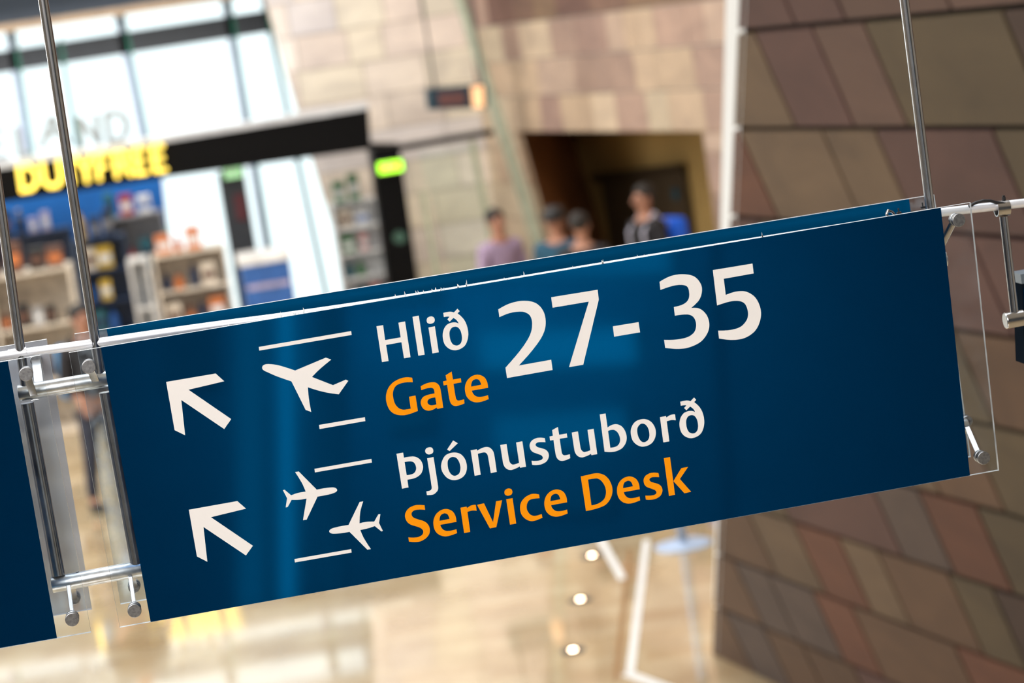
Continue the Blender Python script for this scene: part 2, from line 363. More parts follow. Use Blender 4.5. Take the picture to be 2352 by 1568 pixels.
# oblique wall with the portal
UM = Vector((-math.sin(AZ), -math.cos(AZ), 0)); M0 = at(1150, 300, 28.0); M0.z = 0
NM = Vector((-math.cos(AZ), math.sin(AZ), 0))
def onm(px, py): v = atp(px, py, M0, NM)-M0; return Vector((v.dot(UM), v.z))
def mp(u, w, off=0): return M0+UM*u+Vector((0, 0, w))+NM*off
bm = BM(); cl = bm.loops.layers.float_color.new('stone')
mpal = [srgb(*c) for c in ((214, 196, 170), (205, 184, 158), (186, 160, 144), (172, 148, 134), (196, 174, 156), (208, 194, 168), (166, 140, 128), (204, 182, 156))]
mpal = [(c[0]*.82, c[1]*.8, c[2]*.82) for c in mpal]
o_tl, o_tr, o_r, o_rb, o_lb = onm(1190, 303), onm(1612, 292), onm(1655, 430), onm(1668, 560), onm(1262, 560)
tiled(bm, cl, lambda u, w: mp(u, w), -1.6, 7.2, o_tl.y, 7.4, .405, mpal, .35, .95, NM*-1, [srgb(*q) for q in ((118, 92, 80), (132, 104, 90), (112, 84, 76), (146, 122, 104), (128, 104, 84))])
dj = o_lb-o_tl; lbx = o_tl.x + dj.x/dj.y*(0-o_tl.y)       # the left jamb leans
bl = BM(); cl2 = bl.loops.layers.float_color.new('stone')
tiled(bl, cl2, lambda u, w: mp(u, w), -1.2, lbx, 0, o_tl.y, .405, mpal[:2]+mpal[5:6], .35, .95, NM*-1)
J0, J1 = mp(o_tl.x, o_tl.y), mp(lbx, 0); jn = (J1-J0).cross(NM); jn = jn if jn.dot(UM) > 0 else -jn
bmesh.ops.bisect_plane(bl, geom=bl.verts[:]+bl.edges[:]+bl.faces[:], plane_co=J0, plane_no=jn, clear_outer=True)
bmesh.ops.holes_fill(bl, edges=[e for e in bl.edges if e.is_boundary])
tmp = bpy.data.meshes.new('tmp'); bl.to_mesh(tmp); bl.free(); bm.from_mesh(tmp); bpy.data.meshes.remove(tmp)
tiled(bm, cl, lambda u, w: mp(u, w), o_tr.x, 7.2, 0, o_tl.y, .405, mpal[2:5], .35, .95, NM*-1)
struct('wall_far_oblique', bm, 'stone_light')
# portal: umber reveal on the left, olive back wall, dark soffit
D = 1.5
bj0, bj1 = at(1310, 300, 1), at(1400, 580, 1)
bkp = M0-NM*D
Bt = atp(1310, 302, bkp, NM); Bb = atp(1400, 580, bkp, NM); db = Bb-Bt
Bt = edge_pt(Bt, db, o_tl.y); Bb = edge_pt(Bb, db, 0)
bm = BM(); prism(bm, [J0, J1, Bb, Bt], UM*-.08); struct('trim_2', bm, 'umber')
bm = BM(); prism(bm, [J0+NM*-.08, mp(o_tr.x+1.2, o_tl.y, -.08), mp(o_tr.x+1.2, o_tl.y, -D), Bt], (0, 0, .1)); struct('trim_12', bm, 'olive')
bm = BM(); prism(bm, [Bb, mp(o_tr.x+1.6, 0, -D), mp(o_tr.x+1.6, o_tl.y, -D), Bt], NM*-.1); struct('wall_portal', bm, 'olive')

# leaning corner mullion
bm = BM()
prism(bm, [at(1030, -60, 26.9), at(1052, -60, 26.9), at(1262, 600, 26.9), at(1240, 600, 26.9)], (0, .2, 0))
lean_a, lean_b = at(1251, 600, 26.9), at(1041, -60, 26.9)
tube(bm, lean_b + (lean_a-lean_b)*0, edge_pt(lean_a, lean_b-lean_a, 0)+Vector((0, .1, 0)), .05)
struct('trim_3', bm, mat('pale_green_mullion', srgb(170, 178, 160), .4))

# ------------------------------------------------------------------ window wall
bm = BM()
def wquad(bm, pts, d=.2, Y=YW): prism(bm, [at(x, y, Y) for x, y in pts], (0, d, 0))
wquad(bm, [(-1500, 350), (620, 22), (640, 70), (-1500, 398)], .35); struct('trim_4', bm, 'slate')   # dark transom
bm = BM(); wquad(bm, [(-1500, -300), (700, -650), (700, -46), (-1500, 279)], .35, 29.4); struct('trim_5', bm, 'navy')
bm = BM(); wquad(bm, [(-1500, 279), (700, -46), (700, -28), (-1500, 297)], .3, 29.3); struct('trim_6', bm, 'tan')
mull = [((18, 55), (72, 400), 16), ((133, 90), (182, 390), 5), ((270, 30), (335, 345), 17), ((515, -10), (567, 300), 15), ((596, -30), (628, 120), 6)] + [((x, 60-.155*x), (x+50, 400-.155*x), 16) for x in (-230, -480, -730, -980, -1230, -1480)]
n = 1
for a, b, wpx in mull:
    bm = BM(); bm2 = BM()
    A1 = at(*a, YW); B1 = at(*b, YW)
    d = (A1-B1).normalized(); lo = edge_pt(B1, A1-B1, 0.0)
    ww = wpx*30/5600
    prism(bm, [A1+Vector((-ww/2, 0, 0)), A1+Vector((ww/2, 0, 0)), lo+Vector((ww/2, 0, 0)), lo+Vector((-ww/2, 0, 0))], (0, .15, 0))
    w = struct('window_%d' % n, bm, 'window_grey')
    prism(bm2, [A1+Vector((ww/2, -.01, 0)), A1+Vector((ww/2+.03, -.01, 0)), lo+Vector((ww/2+.03, -.01, 0)), lo+Vector((ww/2, -.01, 0))], (0, .16, 0))
    g = link('glass_edge', bm2, 'green_edge', parent=w)
    n += 1
bm = BM(); box(bm, (-4.2, YW+.12, 2.9), (13.5, .02, 5.8)); w = struct('window_%d' % n, bm, 'glass')
bm = BM(); box(bm, (-4.2, YW+.1, 6.6), (14, .3, 2.0)); struct('trim_7', bm, 'navy')
bm = BM(); box(bm, (5.3, YW+.1, 3.7), (7.0, .3, 7.5)); struct('wall_far_outer', bm, 'ceil')

# ------------------------------------------------------------------ glyph helper
def smooth_path(pts):
    n = len(pts); corner = [len(p) == 2 for p in pts]; P = [Vector((p[0], p[1])) for p in pts]
    out = []
    for i in range(n):
        a, b = P[i], P[(i+1) % n]; out.append(a)
        ca, cb = corner[i], corner[(i+1) % n]
        if ca and cb: continue
        p0 = a - (b-a)*.0 if ca else P[i-1]
        p3 = b if cb else P[(i+2) % n]
        k = 5
        for j in range(1, k):
            t = j/k
            # centripetal-ish hermite
            m0 = (b-a) if ca else (b-p0)*.5
            m1 = (b-a) if cb else (p3-a)*.5
            L_ = (b-a).length
            if m0.length > 1.3*L_: m0 = m0.normalized()*1.3*L_
            if m1.length > 1.3*L_: m1 = m1.normalized()*1.3*L_
            if ca: m0 = (b-a)*1.0 + ((b-a)*1.0-m1)*.5
            if cb: m1 = (b-a)*1.0 + ((b-a)*1.0-m0)*.5
            t2, t3 = t*t, t*t*t
            out.append(a*(2*t3-3*t2+1)+m0*(t3-2*t2+t)+b*(-2*t3+3*t2)+m1*(t3-t2))
    return out
def fill_shape(name, contours, mt, parent, y_front, thick, label=None):
    """contours: lists of (x, z) on the sign plane; holes by overlap"""
    cu = bpy.data.curves.new(name, 'CURVE'); cu.dimensions = '2D'; cu.fill_mode = 'BOTH'; cu.extrude = thick/2
    for c in contours:
        sp = cu.splines.new('POLY'); sp.points.add(len(c)-1); sp.use_cyclic_u = True
        for i, p in enumerate(c): sp.points[i].co = (p[0], p[1], 0, 1)
    t = bpy.data.objects.new('tmp', cu); COL.objects.link(t)
    dg = bpy.context.evaluated_depsgraph_get(); me = bpy.data.meshes.new_from_object(t.evaluated_get(dg))
    bpy.data.objects.remove(t); bpy.data.curves.remove(cu)
    for v in me.vertices: v.co = Vector((v.co.x, y_front+thick/2 - v.co.z, v.co.y)) - parent.location
    me.name = name; me.materials.clear(); me.materials.append(M[mt])
    o = bpy.data.objects.new(name, me); COL.objects.link(o); o.parent = parent
    if label: o['label'] = label
    return o

# ------------------------------------------------------------------ THE SIGN
YS = 3.0            # face of the front panel
GAP = .13
YR = YS+GAP         # back panel
YM = YS+GAP/2       # middle plane with rods and tubes
sgn = empty('directional_sign', at(1200, 1280, YM), 'large blue hanging sign pointing to gates 27-35 and the service desk', 'sign')
def panel(name, quad, Y, th, face, parent, edge='acrylic_edge'):
    """slab of acrylic: faces clear, edge faces lighter"""
    bm = BM(); fs = prism(bm, [at(x, y, Y) for x, y in quad], (0, th, 0))
    for f in fs[2:]: f.material_index = 1
    if len(quad) == 4:
        fs[2+1].material_index = 2; fs[2+3].material_index = 2
    bm.normal_update()
    return link(name, bm, [face, edge, 'acrylic_edge_dim'], parent)
fp_ = panel('front_panel', [(158, 810), (2230, 465), (2295, 1080), (275, 1441)], YS, .006, 'acrylic', sgn)
fp_['label'] = 'clear acrylic front sheet'
link('blue_film', yslab([(232, 797.6), (2161, 476.8), (2228, 1091.5), (346, 1428)], YS-.0006, .0006), 'blue_film', fp_)
bp_ = panel('back_panel', [(171, 767), (2146, 447), (2230, 1049), (277, 1387.5)], YR, .006, 'acrylic_dusty', sgn)
bp_['label'] = 'dusty clear acrylic back sheet'
link('blue_film', yslab([(245, 755), (2088, 456.5), (2170, 1059), (349, 1375)], YR-.0006, .0006), 'blue_film_back', bp_)
# flakes of peeling film along the top edge
bm = BM(); rr = random.Random(3)
for i in range(95):
    x = rr.choice([rr.gauss(640, 45), rr.gauss(700, 30), rr.gauss(1000, 40), rr.gauss(1130, 60), rr.uniform(560, 1500), rr.uniform(1380, 1385), 1750])
    y = 810-.1665*(x-158)
    hgt = abs(rr.gauss(0, 4.6))+1.5; wpx = rr.uniform(1.5, 6)
    prism(bm, [at(x, y+1, YS+.0028), at(x+wpx, y+.6, YS+.0028), at(x+wpx*rr.uniform(.3, .9), y-hgt*.6, YS+.0028), at(x+wpx*rr.uniform(-.3, .5), y-hgt, YS+.0028)], (0, .0006, 0))
link('peeling_flakes', bm, 'acrylic_edge', sgn)['kind'] = 'stuff'

R1_, R2_, R3_, R4_, R5_, R6_, R7_, R8_ = (860, 700, 9.8), (880, 830, 9.2235), (905, 980, 9.8), (1140, 940, 9.8), (1380, 890, 9.2235), (920, 1110, 9.8), (1130, 1080, 9.8), (1350, 1030, 9.8)
Z1_, Z2_, Z3_, Z4_ = (350, 700, 3.92), (350, 950, 3.92), (840, 600, 3.92), (1240, 580, 3.92)
def tr(reg, pts):
    P = smooth_path(pts); out = []
    for p in P:
        q = at(reg[0]+p.x/reg[2], reg[1]+p.y/reg[2], YS-.0006); out.append((q.x, q.z))
    return out
def moved(conts, reg_a, pa, reg_b, pb, s=1.0):
    A = tr(reg_a, [pa])[0]; B = tr(reg_b, [pb])[0]
    return [[((x-A[0])*s+B[0], (z-A[1])*s+B[1]) for x, z in c] for c in conts]
G = {}
G['H'] = [tr(R1_, [(45,480),(195,455),(240,790),(590,730),(540,400),(690,372),(812,1175),(665,1200),(608,838),(262,900),(318,1262),(170,1285)])]
G['l'] = [tr(R1_, [(856,268),(998,240),(1130,1118),(988,1143)])]
G['i'] = [tr(R1_, [(1216,508),(1360,480),(1447,1065),(1305,1090)]), tr(R1_, [(1175,350,1),(1195,290,1),(1265,258,1),(1330,275,1),(1357,335,1),(1335,395,1),(1260,425,1),(1195,405,1)])]
G['eth'] = [tr(R1_, [(1548,180),(1650,158,1),(1720,153,1),(1788,168),(1868,85),(1918,138),(1870,190),(1960,265,1),(2040,370,1),(2090,500,1),(2112,650,1),(2090,800,1),(2030,920,1),(1920,995,1),(1800,1020,1),(1680,985,1),(1590,900,1),(1545,780,1),(1538,650,1),(1570,530,1),(1640,440,1),(1740,398,1),(1830,395,1),(1895,420),(1880,385,1),(1840,335,1),(1778,292),(1692,378),(1640,325),(1692,265),(1640,262,1),(1562,272)]),
            tr(R1_, [(1690,680,1),(1695,590,1),(1740,515,1),(1820,488,1),(1890,515,1),(1945,600,1),(1970,730,1),(1955,840,1),(1900,900,1),(1835,912,1),(1760,880,1),(1710,790,1)])]
G['G'] = [tr(R2_, [(615,345),(560,335,1),(470,335,1),(350,365,1),(200,450,1),(100,580,1),(60,740,1),(80,900,1),(150,1040,1),(260,1115,1),(400,1137,1),(540,1115,1),(735,1045),(685,720),(548,745),(585,997),(500,1012,1),(420,1018,1),(330,985,1),(250,890,1),(208,730,1),(215,620,1),(265,520,1),(360,465,1),(480,440,1),(628,437)])]
G['a'] = [tr(R2_, [(795,525),(900,470,1),(1010,440,1),(1110,445,1),(1180,500,1),(1215,590,1),(1272,975),(1150,1002),(1130,972),(1050,1020,1),(950,1040,1),(860,1005,1),(805,920,1),(800,830,1),(850,750,1),(950,705,1),(1090,675),(1080,610,1),(1060,570,1),(1010,555,1),(920,568,1),(808,605)]),
          tr(R2_, [(1105,757),(1130,905),(1060,925,1),(1000,925,1),(950,890,1),(940,840,1),(970,795,1),(1030,770,1)])]
G['t_gate'] = [tr(R2_, [(1325,290),(1450,212),(1478,380),(1645,352),(1658,440),(1490,470),(1535,750,1),(1555,805,1),(1600,825,1),(1715,800),(1722,885),(1620,925,1),(1520,940,1),(1450,905,1),(1410,820,1),(1355,490),(1282,505),(1268,422),(1345,402)])]
G['e'] = [tr(R2_, [(2222,555),(2205,440,1),(2155,345,1),(2080,295,1),(1990,278,1),(1880,310,1),(1790,390,1),(1740,500,1),(1735,620,1),(1770,740,1),(1850,825,1),(1960,862,1),(2080,850,1),(2235,795),(2222,712),(2120,740,1),(2020,748,1),(1950,725,1),(1900,670,1),(1880,615)]),
          tr(R2_, [(1863,530),(1870,460,1),(1900,400,1),(1970,370,1),(2030,390,1),(2065,450,1),(2075,492)])]
G['thorn'] = [tr(R3_, [(55,605),(205,578),(222,692),(370,668,1),(480,672,1),(580,730,1),(640,830,1),(650,940,1),(600,1060,1),(480,1145,1),(300,1187),(325,1360),(180,1390)]),
              tr(R3_, [(237,790),(350,775,1),(430,790,1),(480,850,1),(498,940,1),(470,1020,1),(400,1065,1),(285,1087)])]
G['j'] = [tr(R3_, [(745,708),(888,678),(990,1330,1),(990,1400,1),(960,1460,1),(880,1520,1),(740,1535),(728,1452),(800,1435,1),(840,1405,1),(848,1350,1)]),
          tr(R3_, [(700,545,1),(725,485,1),(800,458,1),(860,475,1),(884,540,1),(860,595,1),(785,620,1),(725,595,1)])]
G['oacute'] = [tr(R3_, [(1330,305),(1435,367),(1250,543),(1195,510)]),
               tr(R3_, [(1060,870,1),(1085,760,1),(1150,650,1),(1260,590,1),(1390,578,1),(1510,620,1),(1600,730,1),(1638,870,1),(1625,1010,1),(1560,1115,1),(1450,1180,1),(1320,1195,1),(1200,1150,1),(1110,1050,1),(1070,960,1)]),
               tr(R3_, [(1205,840,1),(1215,750,1),(1270,690,1),(1340,675,1),(1415,710,1),(1470,800,1),(1495,920,1),(1475,1030,1),(1420,1085,1),(1350,1100,1),(1280,1060,1),(1225,960,1)])]
G['n'] = [tr(R3_, [(1725,528),(1862,502),(1872,535),(1960,485,1),(2060,453,1),(2150,465,1),(2220,530,1),(2255,630,1),(2312,1010),(2178,1040),(2120,690,1),(2100,620,1),(2050,575,1),(1980,580,1),(1885,605),(1950,1075),(1815,1100)])]
G['u'] = [tr(R4_, [(88,800),(228,775),(280,1100,1),(305,1190,1),(360,1237,1),(430,1230,1),(512,1200),(445,742),(585,715),(668,1288),(535,1310),(525,1280),(440,1325,1),(320,1362,1),(225,1330,1),(165,1250,1),(140,1140,1)])]
G['s'] = [tr(R4_, [(1090,645),(1000,635,1),(900,645,1),(800,700,1),(750,790,1),(765,890,1),(820,955,1),(920,995,1),(1010,1030,1),(1045,1075,1),(1035,1115,1),(980,1145,1),(890,1157,1),(793,1155),(805,1245),(900,1250,1),(1020,1230,1),(1130,1165,1),(1180,1060,1),(1165,965,1),(1100,900,1),(1000,868,1),(920,842,1),(882,800,1),(900,758,1),(960,735,1),(1105,735)])]
G['t'] = [tr(R4_, [(1255,465),(1385,393),(1412,568),(1585,540),(1597,630),(1425,658),(1470,960,1),(1490,1010,1),(1540,1030,1),(1655,1008),(1662,1095),(1560,1140,1),(1460,1155,1),(1385,1120,1),(1340,1030,1),(1285,685),(1208,698),(1197,607),(1272,592)])]
G['b'] = [tr(R5_, [(-23,567),(100,545),(142,845),(230,790,1),(330,773,1),(430,810,1),(505,900,1),(545,1030,1),(530,1160,1),(450,1280,1),(320,1345,1),(200,1362,1),(78,1355)]),
          tr(R5_, [(152,915),(220,893,1),(290,897,1),(360,955,1),(405,1060,1),(400,1160,1),(350,1230,1),(280,1260,1),(200,1272)])]
G['o'] = [tr(R5_, [(633,960,1),(650,840,1),(720,730,1),(830,675,1),(950,668,1),(1060,720,1),(1140,830,1),(1165,960,1),(1140,1080,1),(1080,1170,1),(980,1230,1),(860,1247,1),(750,1200,1),(670,1110,1)]),
          tr(R5_, [(770,920,1),(780,840,1),(830,775,1),(890,760,1),(955,790,1),(1010,880,1),(1030,1000,1),(1010,1090,1),(960,1140,1),(900,1155,1),(840,1120,1),(790,1030,1)])]
G['r'] = [tr(R5_, [(1252,625),(1378,600),(1388,632),(1460,585,1),(1530,565,1),(1572,567),(1587,690),(1500,685,1),(1395,710),(1450,1135),(1323,1158)])]
G['S'] = [tr(R6_, [(540,490),(440,482,1),(330,490,1),(200,545,1),(120,640,1),(100,740,1),(140,850,1),(220,920,1),(340,960,1),(440,995,1),(500,1045,1),(510,1110,1),(475,1165,1),(390,1205,1),(290,1217,1),(175,1212),(188,1305),(320,1315,1),(450,1298,1),(570,1230,1),(645,1130,1),(655,1010,1),(610,910,1),(520,845,1),(400,808,1),(290,765,1),(248,700,1),(260,640,1),(320,600,1),(420,585,1),(552,590)])]
G['v'] = [tr(R6_, [(1722,480),(1878,445),(2082,870),(2150,400),(2285,375),(2155,980),(2010,1008)])]
G['c'] = [tr(R7_, [(1060,540),(960,525,1),(860,540,1),(740,610,1),(655,720,1),(632,850,1),(660,980,1),(740,1080,1),(860,1137,1),(980,1125,1),(1135,1062),(1118,980),(1020,1012,1),(930,1020,1),(850,980,1),(790,890,1),(782,780,1),(820,690,1),(890,645,1),(1070,622)])]
G['D'] = [tr(R8_, [(-158,625),(0,590),(130,560,1),(250,555,1),(380,600,1),(480,700,1),(545,850,1),(550,1000,1),(500,1140,1),(400,1260,1),(250,1330,1),(80,1378,1),(-41,1402)]),
          tr(R8_, [(4,695),(120,675,1),(230,675,1),(320,740,1),(390,860,1),(410,1000,1),(370,1130,1),(280,1210,1),(180,1255,1),(82,1275)])]
G['k'] = [tr(R8_, [(1712,215),(1850,188),(1962,1035),(1828,1063)]), tr(R8_, [(2105,440),(2258,408),(2072,682),(2325,968),(2175,1003),(1927,730)])]
LY, LT = YS-.0010, .0004
def part(name, conts, m_, label=None): return fill_shape(name, conts, m_, sgn, LY, LT, label)
mv = moved
part('word_lettering', G['H']+G['l']+G['i']+G['eth'], 'white_vinyl', 'white word Hlið')
part('word_lettering', G['G']+G['a']+G['t_gate']+G['e'], 'orange_vinyl', 'orange word Gate')
part('word_lettering', G['thorn']+G['j']+G['oacute']+G['n']+G['u']+G['s']+G['t']+mv(G['u'], R4_, (88,800), R4_, (1697,518))+G['b']+G['o']+G['r']+mv(G['eth'], R1_, (1548,180), R5_, (1682,297)), 'white_vinyl', 'white word Þjónustuborð')
part('word_lettering', G['S']+mv(G['e'], R2_, (2222,555), R6_, (1257,862))+mv(G['r'], R5_, (1252,625), R6_, (1348,545))+G['v']+mv(G['i'], R1_, (1216,508), R7_, (320,650))+G['c']+mv(G['e'], R2_, (2222,555), R7_, (1690,715)), 'orange_vinyl', 'orange word Service')
part('word_lettering', G['D']+mv(G['e'], R2_, (2222,555), R8_, (1166,912))+mv(G['s'], R4_, (1090,645), R8_, (1592,550))+G['k'], 'orange_vinyl', 'orange word Desk')
part('number_lettering', [tr(Z3_, [(1193,432),(1300,378,1),(1420,355,1),(1530,375,1),(1600,450,1),(1620,560,1),(1590,670,1),(1500,800,1),(1378,937),(1670,885),(1682,977),(1272,1050),(1258,957),(1400,790,1),(1480,660,1),(1498,560,1),(1480,490,1),(1430,457,1),(1370,453,1),(1290,467,1),(1203,502)]),
     tr(Z3_, [(1670,323),(2088,255),(2098,345),(1958,930),(1830,952),(2008,362),(1682,417)])], 'white_vinyl', 'large white number 27')
part('dash', [tr(Z4_, [(657,663),(888,625),(902,717),(668,756)])], 'white_vinyl', 'short white dash')
part('number_lettering', [tr(Z4_, [(1077,262),(1180,210,1),(1290,194,1),(1390,215,1),(1450,285,1),(1457,360,1),(1430,430,1),(1362,497),(1440,505,1),(1500,560,1),(1525,640,1),(1510,720,1),(1450,800,1),(1350,850,1),(1250,866,1),(1128,857),(1118,785),(1230,782,1),(1330,760,1),(1390,715,1),(1407,650,1),(1390,590,1),(1350,560,1),(1290,557,1),(1215,567),(1206,490),(1290,465,1),(1335,425,1),(1345,370,1),(1330,310,1),(1280,290,1),(1200,298,1),(1085,335)]),
     tr(Z4_, [(1557,157),(1914,98),(1924,187),(1655,235),(1673,380),(1770,350,1),(1860,352,1),(1940,405,1),(1985,500,1),(1985,600,1),(1940,700,1),(1850,765,1),(1740,785,1),(1613,773),(1605,702),(1720,695,1),(1810,665,1),(1865,600,1),(1873,530,1),(1845,460,1),(1790,435,1),(1710,440,1),(1595,475)])], 'white_vinyl', 'large white number 35')
part('rule_line', [tr(Z1_, [(958,378),(1790,235),(1794,270),(962,411)])], 'white_vinyl', 'long white bar above the departing aeroplane')
part('arrow', [tr(Z1_, [(124,693),(570,617),(647,687),(325,763),(710,1027),(647,1117),(260,855),(295,1173),(200,1127)])], 'white_vinyl', 'upper white arrow')
part('aeroplane_symbol', [tr(Z1_, [(988,565,1),(1000,542,1),(1040,532,1),(1120,540,1),(1200,562,1),(1285,590),(1562,474),(1610,492),(1510,575,1),(1437,648),(1626,722),(1742,672),(1764,683),(1678,804),(1590,792,1),(1500,772,1),(1400,741),(1410,850,1),(1430,963),(1380,945),(1252,688),(1120,642,1),(1040,607,1),(1000,587,1)])], 'white_vinyl', 'large white climbing aeroplane')
part('rule_line', [tr(Z1_, [(1500,1080),(1913,1010),(1917,1045),(1505,1117)])], 'white_vinyl', 'short white bar under the large aeroplane')
part('rule_line', [tr(Z1_, [(1459,1475),(1972,1385),(1977,1418),(1463,1507)])], 'white_vinyl', 'white bar over the two small aeroplanes')
part('arrow', [tr(Z2_, [(328,863),(765,785),(843,853),(527,930),(905,1187),(842,1274),(460,1018),(495,1331),(401,1283)])], 'white_vinyl', 'lower white arrow')
part('aeroplane_symbol', [tr(Z2_, [(1285,524),(1318,519),(1480,682),(1580,665,1),(1640,664,1),(1664,685,1),(1645,707,1),(1590,725,1),(1487,745),(1389,952),(1356,957),(1388,762),(1330,772,1),(1254,774),(1218,838),(1200,842),(1213,760),(1175,687),(1190,683),(1250,733),(1310,712,1),(1380,700),(1345,620,1)])], 'white_vinyl', 'small white aeroplane heading right')
part('aeroplane_symbol', [tr(Z2_, [(1866,793),(1898,788),(1872,880,1),(1865,985),(1930,972,1),(1997,970),(2035,904),(2053,902),(2040,982),(2075,1053),(2062,1058),(2002,1010),(1940,1030,1),(1872,1045),(1905,1120,1),(1967,1217),(1935,1222),(1775,1062),(1690,1075,1),(1620,1078,1),(1592,1060,1),(1610,1035,1),(1680,1015,1),(1766,1000)])], 'white_vinyl', 'small white aeroplane heading left')
part('rule_line', [tr(Z2_, [(1279,1307),(1790,1217),(1794,1248),(1283,1337)])], 'white_vinyl', 'white bar under the small aeroplanes')

# clamps: steel disc on the sheet, stem through it, flat arm back to a tube
def clamp(parent, disc, Y, th, root, rootY, rad=.0086, aw=.009):
    P = at(*disc, Y)
    bm = BM(); tube(bm, P+Vector((0, -.007, 0)), P, rad, n=32, bev=.0007)
    for s in (-1, 1):                                   # two pin holes in the face
        q = P+Vector((s*rad*.55, -.0072, s*rad*.1)); tube(bm, q, q+Vector((0, .0004, 0)), .0008, n=10)
    tube(bm, P+Vector((0, th, 0)), P+Vector((0, th+.006, 0)), rad*.95, n=32, bev=.001)
    d = link('clamp_disc', bm, 'steel_brushed', parent, smooth=True, sharp=.3)
    A = P+Vector((0, th+.004, 0)); B = at(*root, rootY)
    bm = BM(); k = (B-A); q = k.to_track_quat('Z', 'Y').to_matrix().to_4x4()
    box(bm, None, (aw, .0026, k.length), mtx=Matrix.Translation((A+B)/2) @ q, bev=.0006)
    a = link('clamp_arm', bm, 'steel', parent, smooth=True)
def rclamp(parent, disc, root):                         # on the back sheet
    P = at(*disc, YR); bm = BM(); tube(bm, P+Vector((0, .006, 0)), P+Vector((0, .013, 0)), .0082, n=32, bev=.0012); tube(bm, P+Vector((0, -.006, 0)), P+Vector((0, -.0002, 0)), .0075, n=32, bev=.001)
    link('clamp_disc', bm, 'steel_brushed', parent, smooth=True, sharp=.3)
    A = P+Vector((0, -.004, 0)); B = at(*root, YM); k = B-A; bm = BM()
    box(bm, None, (.009, .0032, k.length), mtx=Matrix.Translation((A+B)/2) @ k.to_track_quat('Z', 'Y').to_matrix().to_4x4(), bev=.0008)
    link('clamp_arm', bm, 'steel', parent, smooth=True)
clamp(sgn, (204, 841), YS, .006, (223, 882), YM)
clamp(sgn, (309, 1400), YS, .006, (297, 1310), YM, aw=.004)
clamp(sgn, (2199, 505), YS, .006, (2150, 590), YM)
clamp(sgn, (2256, 1050), YS, .006, (2216, 968), YM, aw=.005)
rclamp(sgn, (308, 1347), (300, 1312))
rclamp(sgn, (2219, 966), (2195, 985))

# ---- neighbouring sign at the left edge
ls = empty('directional_sign', at(60, 1440, YM), 'blue sign cut off by the left edge of the picture, beside the large one', 'sign')
fp2 = panel('front_panel', [(-1300, 1047.5), (92, 816), (209, 1452), (-1180, 1695)], YS, .006, 'acrylic', ls)
link('blue_film', yslab([(-1250, 1040), (18, 829), (131, 1464.5), (-1130, 1686)], YS-.0006, .0006), 'blue_film', fp2)
bp2 = panel('back_panel', [(-1200, 995), (107, 779), (211, 1399), (-1090, 1625)], YR, .006, 'frosted', ls, 'acrylic_edge')
bp2['label'] = 'pale grey frosted back sheet'
clamp(ls, (60, 858), YS, .006, (80, 915), YM)
clamp(ls, (166, 1420), YS, .006, (155, 1330), YM, aw=.004)
rclamp(ls, (83, 826), (90, 885))
rclamp(ls, (170, 1374), (164, 1335))

# ---- hanging frame: rods, cross tubes, top rail
fr_ = empty('sign_hanging_frame', at(223, 791, YM), 'steel rods, cross tubes and top rail the blue signs hang from', 'frame')
RR = .0062
def rod_line(p1, p2, zt, zb):
    A, B = at(*p1, YM), at(*p2, YM); d = A-B
    return A + d*((zt-A.z)/d.z), (A + d*((zb-A.z)/d.z) if zb is not None else B)
def make_rod(p1, p2, zt=7.5, zb=None, r=RR):
    a, b = rod_line(p1, p2, zt, zb); bm = BM(); tube(bm, a, b, r, n=28); return link('hanging_rod', bm, 'steel', fr_, smooth=True)
make_rod((99, 0), (231, 862))
make_rod((-2, 450), (60, 900))
make_rod((2077, 0), (2142, 520))
# lower rods between the cross tubes
def lo_rod(p1, p2, r=.0085):
    bm = BM(); tube(bm, at(*p1, YM), at(*p2, YM), r, n=28); return link('lower_rod', bm, 'steel', fr_, smooth=True)
lo_rod((243, 900), (314, 1292)); lo_rod((62, 925), (134, 1320))
def cross(p1, p2, r):
    A, B = at(*p1, YM), at(*p2, YM); bm = BM(); tube(bm, A, B, r, n=36, bev=.001); t = link('cross_tube', bm, 'steel_mottled', fr_, smooth=True); return A, B, t
A, B, t1 = cross((42, 903), (247, 869), .0102)
A2, B2, t2 = cross((119, 1343), (326, 1304), .0102)
for (x, y), t in (((102, 878), t1), ((193, 862), t1), ((178, 1313), t2), ((270, 1297), t2)):
    P = at(x, y+3, YM); bm = BM(); tube(bm, P+Vector((0, 0, -.004)), P+Vector((0, 0, .001)), .0038, n=20, bev=.0006); tube(bm, P+Vector((0, 0, .001)), P+Vector((0, 0, .0022)), .0022, n=6)
    link('screw', bm, 'steel', fr_, smooth=True)
# top rail
def rail(name, pts, label):
    P = [at(x, y, YM) for x, y in pts]; Q = []
    for i in range(len(P)-1):
        p0, p1, p2, p3 = P[max(i-1, 0)], P[i], P[i+1], P[min(i+2, len(P)-1)]
        for j in range(6):
            t = j/6; Q.append(.5*((2*p1)+(p2-p0)*t+(2*p0-5*p1+4*p2-p3)*t*t+(3*p1-p0-3*p2+p3)*t**3))
    Q.append(P[-1]); bm = BM(); rings = []
    for i, q in enumerate(Q):
        d = (Q[min(i+1, len(Q)-1)]-Q[max(i-1, 0)]).normalized(); e1 = d.cross(Vector((0, 1, 0))).normalized(); e2 = d.cross(e1)
        rings.append([bm.verts.new(q+(e1*math.cos(k*PI/14)+e2*math.sin(k*PI/14))*.0058) for k in range(28)])
    for r0, r1 in zip(rings, rings[1:]):
        for k in range(28): bm.faces.new((r0[k], r0[(k+1) % 28], r1[(k+1) % 28], r1[k]))
    bm.faces.new(rings[0]); bm.faces.new(rings[-1]); return link(name, bm, 'alu', fr_, smooth=True, label=label)
rail('top_rail', [(-900, 945), (-300, 861), (0, 818), (212, 789)], 'bright pale rail left of the large sign')
